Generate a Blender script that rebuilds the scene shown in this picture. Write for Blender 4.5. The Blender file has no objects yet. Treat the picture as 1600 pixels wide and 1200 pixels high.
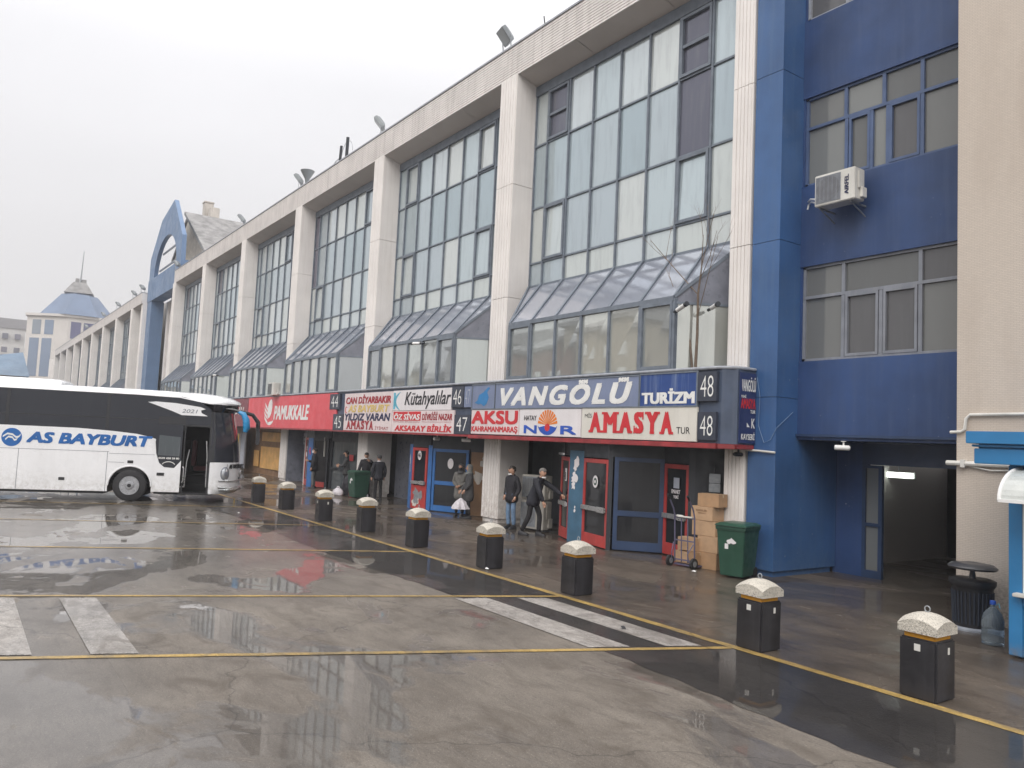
import bpy, bmesh, math, random
from mathutils import Vector, Matrix
random.seed(11)
SC = bpy.context.scene
COL = SC.collection
R = math.radians

# ------------------------------------------------------------------ camera, sky, sun, exposure
def setup():
    cam = bpy.data.cameras.new("camera"); co = bpy.data.objects.new("camera", cam); COL.objects.link(co)
    cam.sensor_width = 36; cam.lens = 27.685; cam.clip_end = 3000; cam.clip_start = .05
    yaw, pit, rol = .61171, .07289, .04564
    f = Vector((-math.cos(yaw)*math.cos(pit), math.sin(yaw)*math.cos(pit), math.sin(pit)))
    r = f.cross(Vector((0, 0, 1))).normalized(); u = r.cross(f)
    r2 = r*math.cos(rol)+u*math.sin(rol); u2 = -r*math.sin(rol)+u*math.cos(rol)
    m = Matrix((r2, u2, -f)).transposed().to_4x4(); m.translation = (0, 0, 2.45)
    co.matrix_world = m; SC.camera = co
    w = bpy.data.worlds.new("World"); SC.world = w; w.use_nodes = True
    nt = w.node_tree; nt.nodes.clear(); N = nt.nodes.new; L = nt.links.new
    out = N("ShaderNodeOutputWorld"); bg = N("ShaderNodeBackground"); L(bg.outputs[0], out.inputs[0])
    sky = N("ShaderNodeTexSky"); sky.sky_type = 'NISHITA'; sky.sun_disc = False
    sky.sun_elevation = R(42); sky.sun_rotation = R(140); sky.dust_density = 4; sky.air_density = 1.5
    sm = N("ShaderNodeVectorMath"); sm.operation = 'SCALE'; sm.inputs['Scale'].default_value = .1
    L(sky.outputs[0], sm.inputs[0])
    tc = N("ShaderNodeTexCoord"); sx = N("ShaderNodeSeparateXYZ"); L(tc.outputs['Generated'], sx.inputs[0])
    rp = N("ShaderNodeValToRGB"); L(sx.outputs['Z'], rp.inputs[0])       # overcast: brighter towards the zenith
    e = rp.color_ramp.elements
    e[0].position = 0; e[0].color = (.71, .695, .70, 1); e[1].position = 1; e[1].color = (2.1, 2.07, 2.07, 1)
    for p, c in ((.2, (.76, .745, .755, 1)), (.4, (.90, .89, .91, 1)), (.6, (1.3, 1.28, 1.30, 1))):
        k = e.new(p); k.color = c
    nz = N("ShaderNodeTexNoise"); nz.inputs['Scale'].default_value = 1.6; nz.inputs['Detail'].default_value = 3
    mp = N("ShaderNodeMapping"); mp.inputs['Scale'].default_value = (1, 1, 3.5)
    L(tc.outputs['Generated'], mp.inputs[0]); L(mp.outputs[0], nz.inputs['Vector'])
    mr = N("ShaderNodeMapRange"); mr.inputs[3].default_value = .9; mr.inputs[4].default_value = 1.1; L(nz.outputs[0], mr.inputs[0])
    cl = N("ShaderNodeVectorMath"); cl.operation = 'SCALE'; L(rp.outputs[0], cl.inputs[0]); L(mr.outputs[0], cl.inputs['Scale'])
    mx = N("ShaderNodeMix"); mx.data_type = 'RGBA'; mx.inputs[0].default_value = .93
    L(sm.outputs[0], mx.inputs[6]); L(cl.outputs[0], mx.inputs[7]); L(mx.outputs[2], bg.inputs[0])
    bg.inputs[1].default_value = 1.0
    sl = bpy.data.lights.new("sun", 'SUN'); sl.energy = 1.35; sl.angle = R(40); sl.color = (1, .96, .91)
    so = bpy.data.objects.new("sun", sl); COL.objects.link(so)
    d = Vector((math.sin(R(140))*math.cos(R(42)), math.cos(R(140))*math.cos(R(42)), math.sin(R(42))))   # towards the sun
    so.rotation_euler = d.to_track_quat('Z', 'Y').to_euler()
    v = SC.view_settings; v.view_transform = 'Standard'; v.look = 'None'; v.gamma = 1; v.exposure = .22; v.use_curve_mapping = False
    SC.cycles.max_bounces = 6; SC.cycles.diffuse_bounces = 3; SC.cycles.glossy_bounces = 3; SC.cycles.transmission_bounces = 4
    SC.cycles.transparent_max_bounces = 6; SC.cycles.use_denoising = True
    SC.cycles.caustics_reflective = False; SC.cycles.caustics_refractive = False
setup()

# ------------------------------------------------------------------ materials
MATS = {}
def base(name):
    m = bpy.data.materials.new(name); m.use_nodes = True; nt = m.node_tree
    b = nt.nodes["Principled BSDF"]; MATS[name] = m
    return m, nt, b
def mix(nt, a, b, fac, mode='MIX'):
    x = nt.nodes.new("ShaderNodeMix"); x.data_type = 'RGBA'; x.blend_type = mode
    for i, v in ((0, fac), (6, a), (7, b)):
        if hasattr(v, 'is_linked'): nt.links.new(v, x.inputs[i])
        elif i == 0: x.inputs[0].default_value = v
        else: x.inputs[i].default_value = (*v[:3], 1)
    return x.outputs[2]
def noise(nt, scale, detail=5, rough=.55, stretch=(1, 1, 1), coord='Object', lo=.35, hi=.65, a=0., b=1., dist=0):
    N = nt.nodes.new; L = nt.links.new
    tc = N("ShaderNodeTexCoord"); mp = N("ShaderNodeMapping"); mp.inputs['Scale'].default_value = stretch
    n = N("ShaderNodeTexNoise"); n.inputs['Scale'].default_value = scale; n.inputs['Detail'].default_value = detail
    n.inputs['Roughness'].default_value = rough; n.inputs['Distortion'].default_value = dist
    L(tc.outputs[coord], mp.inputs[0]); L(mp.outputs[0], n.inputs['Vector'])
    r = N("ShaderNodeMapRange"); L(n.outputs[0], r.inputs[0])
    for i, v in ((1, lo), (2, hi), (3, a), (4, b)): r.inputs[i].default_value = v
    return r.outputs[0]
def bump(nt, b, src, strength=.3, dist=.02, into='Normal'):
    n = nt.nodes.new("ShaderNodeBump"); n.inputs['Strength'].default_value = strength; n.inputs['Distance'].default_value = dist
    nt.links.new(src, n.inputs['Height']); nt.links.new(n.outputs[0], b.inputs[into])
def M(name, col, rough=.6, metal=0, var=.12, scale=2.5, bmp=0, bscale=40, coat=0, streak=0, dirt=(.18, .16, .14), spec=.5, low=0, coatr=.08, chips=0):
    m, nt, b = base(name)
    c = mix(nt, [x*(1-var) for x in col], [min(x*(1+var), 1) for x in col], noise(nt, scale))
    if streak:
        s = noise(nt, 3.2, 4, .6, (2.2, 2.2, .12), lo=.48, hi=.75, b=streak)
        c = mix(nt, c, dirt, s)
    if low:    # splash dirt near the ground, its own ragged shape
        N = nt.nodes.new; tc = N("ShaderNodeTexCoord"); sx = N("ShaderNodeSeparateXYZ"); nt.links.new(tc.outputs['Object'], sx.inputs[0])
        mr = N("ShaderNodeMapRange"); nt.links.new(sx.outputs[2], mr.inputs[0]); mr.inputs[1].default_value = low; mr.inputs[2].default_value = 0.
        mm = N("ShaderNodeMath"); mm.operation = 'MULTIPLY'; nt.links.new(mr.outputs[0], mm.inputs[0])
        nt.links.new(noise(nt, 7, 6, .7, lo=.38, hi=.62), mm.inputs[1])
        c = mix(nt, c, dirt, mm.outputs[0])
    if chips:  # small paint chips, mostly below the given height
        N = nt.nodes.new; tc = N("ShaderNodeTexCoord"); sx = N("ShaderNodeSeparateXYZ"); nt.links.new(tc.outputs['Object'], sx.inputs[0])
        mr = N("ShaderNodeMapRange"); nt.links.new(sx.outputs[2], mr.inputs[0]); mr.inputs[1].default_value = chips; mr.inputs[2].default_value = chips*.3; mr.inputs[3].default_value = .35
        mm = N("ShaderNodeMath"); mm.operation = 'MULTIPLY'; nt.links.new(mr.outputs[0], mm.inputs[0]); nt.links.new(noise(nt, 13, 4, .75, (1, 1, .7), lo=.69, hi=.705), mm.inputs[1])
        c = mix(nt, c, (.45, .46, .48), mm.outputs[0])
    nt.links.new(c, b.inputs['Base Color'])
    b.inputs['Metallic'].default_value = metal; b.inputs['Specular IOR Level'].default_value = spec
    rr = noise(nt, scale*2.3, a=max(rough-.1, .02), b=min(rough+.1, 1)); nt.links.new(rr, b.inputs['Roughness'])
    b.inputs['Coat Weight'].default_value = coat; b.inputs['Coat Roughness'].default_value = coatr
    if bmp: bump(nt, b, noise(nt, bscale, 4), bmp)
    return m
def wet(name, c1, c2, scale, wlo, whi, cr=(.03, .35), film=1., stain=None, bias=False, dry=.42):
    """wet pavement: rough base under a patchy film of water"""
    m, nt, b = base(name); L = nt.links.new; N = nt.nodes.new
    c = mix(nt, c1, c2, noise(nt, scale, 8, .62, (1, 1.6, 1)))
    c = mix(nt, c, [x*.7 for x in c1], noise(nt, scale*.35, 5, .6, lo=.5, hi=.7, b=.6, dist=.6))
    c = mix(nt, c, [x*.6 for x in c1], noise(nt, 3.5, 8, .8, (.55, 2.4, 1), lo=.5, hi=.66, b=.55, dist=.4))
    c = mix(nt, c, [x*1.55 for x in c2], noise(nt, 26, 7, .85, (.8, 1.6, 1), lo=.52, hi=.72, b=.6))
    c = mix(nt, c, [x*.45 for x in c1], noise(nt, 9, 7, .75, (1, 2.2, 1), lo=.56, hi=.72, b=.6))
    c = mix(nt, c, [x*.4 for x in c1], noise(nt, 48, 5, .75, lo=.54, hi=.66, b=.75)); c = mix(nt, c, [min(x*1.9, 1) for x in c2], noise(nt, 62, 2, .5, lo=.66, hi=.71, b=.7))
    if stain: c = mix(nt, c, stain, noise(nt, 1.1, 6, .65, (1, 1.8, 1), lo=.5, hi=.68, b=.75, dist=1))
    vd = N("ShaderNodeTexVoronoi"); vd.feature = 'DISTANCE_TO_EDGE'; vd.inputs['Scale'].default_value = .21
    tq = N("ShaderNodeTexCoord"); nq = N("ShaderNodeTexNoise"); nq.inputs['Scale'].default_value = 1.3; nq.inputs['Detail'].default_value = 6; L(tq.outputs['Object'], nq.inputs['Vector'])
    va = N("ShaderNodeVectorMath"); va.operation = 'MULTIPLY_ADD'; L(nq.outputs[1], va.inputs[0]); va.inputs[1].default_value = (.9, .9, 0); L(tq.outputs['Object'], va.inputs[2]); L(va.outputs[0], vd.inputs['Vector'])
    ck = N("ShaderNodeMapRange"); L(vd.outputs['Distance'], ck.inputs[0]); ck.inputs[1].default_value = .0035; ck.inputs[2].default_value = .001; ck.inputs[3].default_value = 0; ck.inputs[4].default_value = .5
    c = mix(nt, c, [x*.3 for x in c1], ck.outputs[0])
    film_s = noise(nt, .32, 6, .58, (1., 1.5, 1), lo=wlo, hi=whi, dist=.5)
    if bias:   # puddles lie in the hollow along the open yard side and far down the yard
        tc = N("ShaderNodeTexCoord"); sx = N("ShaderNodeSeparateXYZ"); L(tc.outputs['Object'], sx.inputs[0])
        by = N("ShaderNodeMapRange"); L(sx.outputs[1], by.inputs[0]); by.inputs[1].default_value = .8; by.inputs[2].default_value = 2.9; by.inputs[3].default_value = .75; by.inputs[4].default_value = -.5; by.clamp = True
        bx = N("ShaderNodeMapRange"); L(sx.outputs[0], bx.inputs[0]); bx.inputs[1].default_value = -15.5; bx.inputs[2].default_value = -10.5; bx.inputs[3].default_value = .75; bx.inputs[4].default_value = 0
        mxm = N("ShaderNodeMath"); mxm.operation = 'MAXIMUM'; L(by.outputs[0], mxm.inputs[0]); L(bx.outputs[0], mxm.inputs[1])
        ad = N("ShaderNodeMath"); ad.operation = 'ADD'; ad.use_clamp = True; L(film_s, ad.inputs[0]); L(mxm.outputs[0], ad.inputs[1])
        hole = noise(nt, .9, 6, .62, (1, 1.7, 1), lo=.33, hi=.39, dist=.8)
        mu = N("ShaderNodeMath"); mu.operation = 'MULTIPLY'; L(ad.outputs[0], mu.inputs[0]); L(hole, mu.inputs[1]); film_s = mu.outputs[0]
    L(mix(nt, c, [0, 0, 0], mix(nt, (0, 0, 0), (.28, .28, .28), film_s)), b.inputs['Base Color'])
    ro = N("ShaderNodeMapRange"); L(film_s, ro.inputs[0]); ro.inputs[3].default_value = .62; ro.inputs[4].default_value = .45
    L(ro.outputs[0], b.inputs['Roughness']); b.inputs['Specular IOR Level'].default_value = .3
    cw = N("ShaderNodeMapRange"); L(film_s, cw.inputs[0]); cw.inputs[3].default_value = dry*film; cw.inputs[4].default_value = film
    L(cw.outputs[0], b.inputs['Coat Weight'])
    co = N("ShaderNodeMapRange"); L(film_s, co.inputs[0]); co.inputs[3].default_value = cr[1]; co.inputs[4].default_value = cr[0]
    L(co.outputs[0], b.inputs['Coat Roughness']); b.inputs['Coat IOR'].default_value = 1.36
    bump(nt, b, noise(nt, 55, 5, .7, lo=.2, hi=.8), .5, .012)
    rip = noise(nt, 1.6, 3, .5, (1, 1, 1), lo=0, hi=1); 
    gr = noise(nt, 34, 5, .7, (.7, 1.4, 1), lo=.3, hi=.7); dm = N("ShaderNodeMath"); dm.operation = 'SUBTRACT'; dm.inputs[0].default_value = 1; L(film_s, dm.inputs[1])
    gm = N("ShaderNodeMath"); gm.operation = 'MULTIPLY'; L(gr, gm.inputs[0]); L(dm.outputs[0], gm.inputs[1])
    hs = N("ShaderNodeMath"); hs.operation = 'MULTIPLY_ADD'; L(rip, hs.inputs[0]); hs.inputs[1].default_value = .25; L(gm.outputs[0], hs.inputs[2])
    bump(nt, b, hs.outputs[0], .06, .05, 'Coat Normal')
    return m
def glass(name, cols, metal=.42, rough=.03, streak=.35, ripple=.05):
    """coated window glass with blinds or rooms behind: each pane its own tone"""
    m, nt, b = base(name); N = nt.nodes.new; L = nt.links.new
    g = N("ShaderNodeNewGeometry"); oi = N("ShaderNodeObjectInfo"); a = N("ShaderNodeMath"); a.operation = 'ADD'
    L(g.outputs['Random Per Island'], a.inputs[0]); L(oi.outputs['Random'], a.inputs[1])
    fr = N("ShaderNodeMath"); fr.operation = 'FRACT'; L(a.outputs[0], fr.inputs[0])
    rp = N("ShaderNodeValToRGB"); rp.color_ramp.interpolation = 'CONSTANT'; L(fr.outputs[0], rp.inputs[0])
    el = rp.color_ramp.elements
    for i, c in enumerate(cols):
        k = el[i] if i < 2 else el.new(i/len(cols))
        k.position = i/len(cols); k.color = (*c, 1)
    c = mix(nt, rp.outputs[0], [.25, .27, .28], noise(nt, 2.2, 4, .6, (3, 3, .35), lo=.5, hi=.8, b=streak))
    L(c, b.inputs['Base Color']); b.inputs['Metallic'].default_value = metal
    L(noise(nt, 3, 3, a=rough, b=rough+.05), b.inputs['Roughness'])
    bump(nt, b, noise(nt, .9, 2, lo=0, hi=1), ripple, .05)
    return m
def emit(name, col, s):
    m, nt, b = base(name); b.inputs['Base Color'].default_value = (*col, 1); b.inputs['Emission Color'].default_value = (*col, 1)
    b.inputs['Emission Strength'].default_value = s
    return m
def speckle(name, c, d):
    m, nt, b = base(name)
    k = mix(nt, c, [x*1.2 for x in c], noise(nt, 6)); k = mix(nt, k, d, noise(nt, 85, 2, .6, lo=.57, hi=.62, b=.8))
    k = mix(nt, k, [.2, .19, .16], noise(nt, 3, 5, .7, lo=.5, hi=.72, b=.55))
    nt.links.new(k, b.inputs['Base Color']); b.inputs['Roughness'].default_value = .8; bump(nt, b, noise(nt, 60, 3), .5, .01)
    return m

cream = M('cream', (.82, .785, .755), .7, var=.05, scale=.8, streak=.25, dirt=(.50, .45, .41), bmp=.1, low=1.5)
creamg = M('cream_ground', (.56, .50, .44), .7, var=.08, scale=1.2, streak=.4, dirt=(.3, .26, .22), low=1.1, bmp=.1)
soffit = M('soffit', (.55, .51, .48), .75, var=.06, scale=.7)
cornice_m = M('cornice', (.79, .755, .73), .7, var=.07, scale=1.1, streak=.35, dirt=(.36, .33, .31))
oldcream = M('old_cream', (.58, .54, .49), .8, var=.12, scale=.5, streak=.6, dirt=(.27, .26, .25))
bluepaint = M('blue_paint', (.040, .108, .262), .4, var=.18, scale=.7, streak=.5, dirt=(.07, .14, .27), coat=.1, low=.6, chips=1.1)
bluewall = M('blue_wall', (.026, .060, .165), .5, var=.25, scale=.6, streak=.55, dirt=(.055, .09, .19), chips=9)
bluearch = M('blue_arch', (.125, .205, .345), .5, var=.08, scale=.5, streak=.2, dirt=(.2, .28, .38))
framem = M('slate_frame', (.155, .182, .22), .45, var=.15, scale=4)
frameg = M('grey_frame', (.30, .32, .36), .5, var=.15, scale=6, streak=.3, dirt=(.55, .55, .55))
framedark = M('dark_frame', (.026, .03, .038), .5)
pane = glass('pane', [(.58, .64, .65), (.61, .655, .64), (.52, .60, .63), (.59, .65, .67), (.63, .67, .66), (.47, .54, .58)])
pane2 = glass('bay_pane', [(.58, .62, .6), (.5, .53, .52), (.64, .66, .62), (.44, .47, .48)], .62, .0, .2, .012)
paneblue = glass('spandrel_pane', [(.44, .52, .56), (.47, .54, .575), (.41, .495, .535)], .42, .03)
panedark = glass('vent_pane', [(.13, .135, .175), (.16, .155, .2)], .3, .1)
paneroof = glass('roof_pane', [(.40, .425, .49), (.43, .455, .52), (.37, .395, .46)], .45, .06, .15)
panelslate = M('slate_panel', (.19, .2, .24), .35, var=.15, scale=3)
panewin = glass('blue_building_pane', [(.19, .195, .19), (.14, .145, .145), (.22, .23, .225), (.12, .12, .125)], .2, .06, .1)
shopglass = glass('shop_glass', [(.018, .02, .024), (.026, .027, .03), (.014, .015, .02)], 0., .02, .04); shopglass.node_tree.nodes['Principled BSDF'].inputs['Specular IOR Level'].default_value = .28
shopgrey = glass('shop_grey_glass', [(.085, .10, .11), (.10, .11, .12)], .1, .1)
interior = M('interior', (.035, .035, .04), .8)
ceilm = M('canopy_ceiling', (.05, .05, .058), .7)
bandm = M('sign_band', (.055, .075, .12), .5, var=.2, scale=2, streak=.4, dirt=(.11, .13, .17))
redtrim = M('red_trim', (.30, .035, .04), .45, var=.25, scale=3, streak=.3, dirt=(.12, .04, .04))
reddoor = M('red_door', (.43, .05, .045), .4, var=.12, scale=3, streak=.2, dirt=(.2, .05, .05))
bluedoor = M('blue_door', (.035, .14, .38), .4, var=.1, scale=3)
tealpanel = M('teal_panel', (.055, .135, .215), .45, var=.15, scale=3, streak=.2, dirt=(.1, .17, .23))
navyframe = M('navy_frame', (.024, .048, .11), .4, var=.15)
steel = M('steel', (.55, .55, .55), .35, .8, var=.1, scale=8)
galv = M('galvanised', (.30, .32, .34), .45, .4, var=.12, scale=12)
lamphead = M('floodlight_grey', (.25, .27, .28), .5, .3)
blackm = M('black', (.014, .014, .017), .5, var=.2)
bollardm = M('bollard_black', (.018, .017, .02), .42, var=.35, scale=3, streak=.55, dirt=(.05, .05, .058))
yellowband = M('yellow_band', (.62, .29, .02), .5, var=.15, scale=6)
terrazzo = speckle('terrazzo', (.53, .495, .43), (.09, .085, .08))
white = M('white', (.78, .78, .77), .5, var=.04)
offwhite = M('offwhite', (.66, .65, .61), .5, var=.08, scale=3, streak=.3, dirt=(.4, .38, .33))
buswhite = M('bus_white', (.86, .87, .89), .3, var=.03, scale=1.2, coat=.6, streak=.1, dirt=(.55, .54, .52), low=1.0)
busglass = glass('bus_glass', [(.022, .025, .034), (.027, .03, .04)], .03, .02, .02, .02)
busblack = M('bus_black', (.012, .013, .017), .15, var=.1, coat=.5)
rubber = M('rubber', (.018, .018, .02), .75, var=.2, scale=10)
rimm = M('rim', (.42, .43, .45), .35, .8, var=.15, scale=12)
cardboard = M('cardboard', (.40, .245, .135), .8, var=.1, scale=5, streak=.15, dirt=(.3, .18, .1))
cardboard2 = M('cardboard_pale', (.46, .30, .18), .8, var=.1, scale=5)
tape = M('tape', (.47, .36, .23), .35)
bingreen = M('bin_green', (.019, .068, .044), .4, var=.12, scale=3, streak=.2, dirt=(.04, .1, .07))
kioskblue = M('kiosk_blue', (.028, .19, .42), .42, var=.07, scale=2, low=.2)
kioskcream = M('kiosk_cream', (.66, .52, .30), .5, var=.06)
greycap = M('grey_roof', (.25, .245, .242), .8, var=.3, scale=1.2, streak=.4, dirt=(.18, .18, .18), bmp=.3, bscale=6)
blueroof = M('blue_roof', (.12, .17, .265), .5, var=.12, scale=.3, streak=.15, dirt=(.35, .4, .48))
towerwall = M('tower_wall', (.62, .59, .56), .7, var=.06, scale=.2)
towerglass = glass('tower_glass', [(.22, .28, .38), (.27, .31, .36)], .3, .1)
purpleglass = glass('purple_glass', [(.10, .11, .22), (.13, .13, .24)], .15, .15)
aptwall = M('apartment_wall', (.55, .54, .52), .8, var=.07, scale=.1)
aptroof = M('apartment_roof', (.25, .245, .255), .8)
rustbrown = M('rust_brown', (.24, .10, .065), .8, var=.12, scale=.15)
buff = M('buff', (.40, .34, .26), .8, var=.12, scale=.15)
ochre = M('ochre_board', (.74, .43, .15), .55, var=.15, scale=2)
woodbrown = M('wood_brown', (.26, .15, .08), .6, var=.2, scale=2)
yellowp = M('yellow_poster', (.70, .47, .07), .5, var=.08)
barkm = M('bark', (.16, .12, .09), .9, var=.2, scale=14)
denim = M('denim', (.14, .22, .34), .8, var=.25, scale=9)
coatblack = M('coat_black', (.012, .011, .016), .75, var=.25, scale=8)
coatnavy = M('coat_navy', (.013, .014, .022), .75, var=.25, scale=8)
trouser = M('trouser_black', (.011, .010, .012), .8, var=.25, scale=8)
coatgrey = M('coat_grey', (.14, .135, .125), .85, var=.2, scale=14)
coatdark = M('coat_dark_grey', (.055, .055, .058), .85, var=.2, scale=10)
greytrouser = M('trouser_grey', (.13, .13, .13), .85)
scarfm = M('headscarf', (.16, .17, .165), .85, var=.3, scale=30)
skin = M('skin', (.50, .29, .20), .55, var=.08, scale=12)
hairm = M('hair', (.022, .017, .014), .7)
greyhair = M('hair_grey', (.17, .16, .15), .8)
maskw = M('mask_white', (.74, .74, .74), .8)
maskd = M('mask_black', (.02, .02, .025), .8)
umbm = M('umbrella_cloth', (.56, .53, .56), .6, var=.15, scale=12)
redcloth = M('red_cloth', (.45, .045, .05), .7)
water_plastic = None
def plastic_clear():
    m, nt, b = base('clear_blue_plastic'); b.inputs['Base Color'].default_value = (.62, .76, .88, 1)
    b.inputs['Transmission Weight'].default_value = .88; b.inputs['Roughness'].default_value = .12; b.inputs['IOR'].default_value = 1.12
    return m
water_plastic = plastic_clear()
signred = M('sign_red', (.70, .085, .105), .4, var=.05, scale=1, streak=.1, dirt=(.5, .1, .1))
signmaroon = M('sign_maroon', (.19, .035, .05), .4, var=.06)
signwhite = M('sign_white', (.75, .72, .73), .45, var=.05, scale=1.5, streak=.22, dirt=(.6, .5, .5))
signpink = M('sign_pinkish', (.73, .63, .63), .45, var=.07, scale=1.5, streak=.25, dirt=(.6, .42, .42))
signcream = M('sign_cream', (.68, .66, .60), .45, var=.05, scale=1.2, streak=.25, dirt=(.5, .48, .42))
signfaded = M('sign_faded_blue', (.185, .225, .345), .45, var=.12, scale=1.2, streak=.35, dirt=(.28, .32, .42))
signblue = M('sign_blue', (.020, .062, .235), .45, var=.1, scale=1.5, streak=.55, dirt=(.25, .32, .45))
signdark = M('plate_dark', (.04, .048, .072), .45, var=.2, scale=3)
signnavy = M('sign_navy', (.025, .04, .125), .45, var=.15, scale=2)
lred = M('letter_red', (.60, .03, .04), .5, var=.08)
ldred = M('letter_dark_red', (.36, .02, .03), .5, var=.1)
lnavy = M('letter_navy', (.018, .022, .075), .5)
lblue = M('letter_blue', (.02, .09, .46), .5, var=.08)
lbus = M('letter_bus_blue', (.014, .125, .40), .4)
lblack = M('letter_black', (.015, .015, .02), .5)
lwhite = M('letter_white', (.80, .80, .78), .5, var=.06, scale=4, streak=.15, dirt=(.6, .6, .6))
lyellow = M('letter_yellow', (.68, .50, .16), .5)
lorange = M('letter_orange', (.75, .20, .015), .5)
lcyan = M('letter_cyan', (.10, .42, .56), .5)
lteal = M('map_blue', (.03, .20, .46), .5)
lgrey = M('letter_grey', (.42, .45, .52), .5)
yline = wet('yellow_line', (.36, .24, .07), (.50, .34, .11), 6, .4, .6, (.06, .3), .7, stain=(.14, .12, .09))
wline = wet('white_line', (.26, .24, .22), (.44, .41, .38), 5, .42, .62, (.06, .35), .8, stain=(.15, .13, .11))
groundm = wet('wet_concrete', (.132, .114, .096), (.212, .186, .157), .8, .515, .56, (.025, .40), 1., stain=(.09, .074, .058), bias=True, dry=.11)
asph = wet('wet_asphalt', (.032, .028, .026), (.055, .049, .045), 1.2, .3, .52, (.03, .2), .85)
pave = wet('wet_pavement', (.082, .065, .050), (.135, .109, .085), .9, .40, .56, (.05, .32), .85, stain=(.06, .042, .03), dry=.3)
tubeglow = emit('tube_glow', (.92, 1., .93), 3.5)

# ------------------------------------------------------------------ mesh helpers
class MB:
    def __init__(s): s.v = []; s.f = []; s.mi = []; s.cur = 0
    def add(s, vs, fs):
        o = len(s.v); s.v += [tuple(v) for v in vs]; s.f += [tuple(i+o for i in f) for f in fs]; s.mi += [s.cur]*len(fs); return s
    def box(s, x0, x1, y0, y1, z0, z1):
        x0, x1 = sorted((x0, x1)); y0, y1 = sorted((y0, y1)); z0, z1 = sorted((z0, z1))
        return s.add([(x0, y0, z0), (x1, y0, z0), (x1, y1, z0), (x0, y1, z0), (x0, y0, z1), (x1, y0, z1), (x1, y1, z1), (x0, y1, z1)],
                     [(3, 2, 1, 0), (4, 5, 6, 7), (0, 1, 5, 4), (1, 2, 6, 5), (2, 3, 7, 6), (3, 0, 4, 7)])
    def quad(s, a, b, c, d): return s.add([a, b, c, d], [(0, 1, 2, 3)])
    def slab(s, pts, n):
        """polygon facing along n, thickened backwards by n"""
        n = Vector(n); k = len(pts); p = [Vector(q) for q in pts]
        nn = Vector((0, 0, 0))
        for i in range(k): nn += p[i].cross(p[(i+1) % k])
        if nn.dot(n) < 0: p.reverse()
        return s.add(p+[q-n for q in p], [tuple(range(k)), tuple(range(2*k-1, k-1, -1))]+[(i, k+i, k+(i+1) % k, (i+1) % k) for i in range(k)])
    def slabin(s, pts, n): return s.slab(pts, -Vector(n))
    def wall(s, a, b, z0, z1, t=.05):
        """upright panel from plan point a to plan point b"""
        a = Vector((*a, 0)); b = Vector((*b, 0)); d = (b-a).normalized(); n = Vector((-d.y, d.x, 0))*t
        q = [a, b, b+n, a+n]
        return s.add([(p.x, p.y, z0) for p in q]+[(p.x, p.y, z1) for p in q],
                     [(3, 2, 1, 0), (4, 5, 6, 7), (0, 1, 5, 4), (1, 2, 6, 5), (2, 3, 7, 6), (3, 0, 4, 7)])
    def bar(s, a, b, w, h=None, up=(0, 0, 1)):
        a = Vector(a); b = Vector(b); d = (b-a).normalized(); up = Vector(up)
        if abs(d.dot(up)) > .98: up = Vector((0, 1, 0))
        x = d.cross(up).normalized(); y = x.cross(d); h = h or w
        q = [x*(-w/2)+y*(-h/2), x*(w/2)+y*(-h/2), x*(w/2)+y*(h/2), x*(-w/2)+y*(h/2)]
        return s.add([a+p for p in q]+[b+p for p in q], [(0, 1, 2, 3), (7, 6, 5, 4), (0, 4, 5, 1), (1, 5, 6, 2), (2, 6, 7, 3), (3, 7, 4, 0)])
    def tube(s, path, r, n=8, cap=True):
        P = [Vector(p) for p in path]; rs = r if isinstance(r, (list, tuple)) else [r]*len(P)
        o = len(s.v); x = None; vs = []
        for i, p in enumerate(P):
            d = (P[min(i+1, len(P)-1)]-P[max(i-1, 0)]).normalized()
            if x is None:
                x = d.cross(Vector((0, 0, 1)) if abs(d.z) < .95 else Vector((1, 0, 0))).normalized()
            x = (x-d*x.dot(d)).normalized(); y = d.cross(x)
            vs += [p+(x*math.cos(2*math.pi*k/n)+y*math.sin(2*math.pi*k/n))*rs[i] for k in range(n)]
        fs = [(i*n+k, i*n+(k+1) % n, (i+1)*n+(k+1) % n, (i+1)*n+k) for i in range(len(P)-1) for k in range(n)]
        if cap: fs += [tuple(range(n-1, -1, -1)), tuple((len(P)-1)*n+k for k in range(n))]
        return s.add(vs, fs)
    def lathe(s, prof, n=24, c=(0, 0, 0), sx=1, sy=1, axis='Z'):
        """prof: (radius, height) from bottom to top"""
        vs = []
        for r, h in prof:
            for k in range(n):
                a = 2*math.pi*k/n; p = (r*math.cos(a)*sx, r*math.sin(a)*sy, h)
                if axis == 'X': p = (h, p[0], p[1])
                if axis == 'Y': p = (p[1], h, p[0])
                vs.append((p[0]+c[0], p[1]+c[1], p[2]+c[2]))
        m = len(prof)
        fs = [(i*n+k, i*n+(k+1) % n, (i+1)*n+(k+1) % n, (i+1)*n+k) for i in range(m-1) for k in range(n)]
        fs += [tuple(range(n-1, -1, -1)), tuple((m-1)*n+k for k in range(n))]
        return s.add(vs, fs)
    def loft(s, rings, cap=True):
        n = len(rings[0]); vs = [p for r in rings for p in r]
        fs = [(i*n+k, i*n+(k+1) % n, (i+1)*n+(k+1) % n, (i+1)*n+k) for i in range(len(rings)-1) for k in range(n)]
        if cap: fs += [tuple(range(n-1, -1, -1)), tuple((len(rings)-1)*n+k for k in range(n))]
        return s.add(vs, fs)
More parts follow.
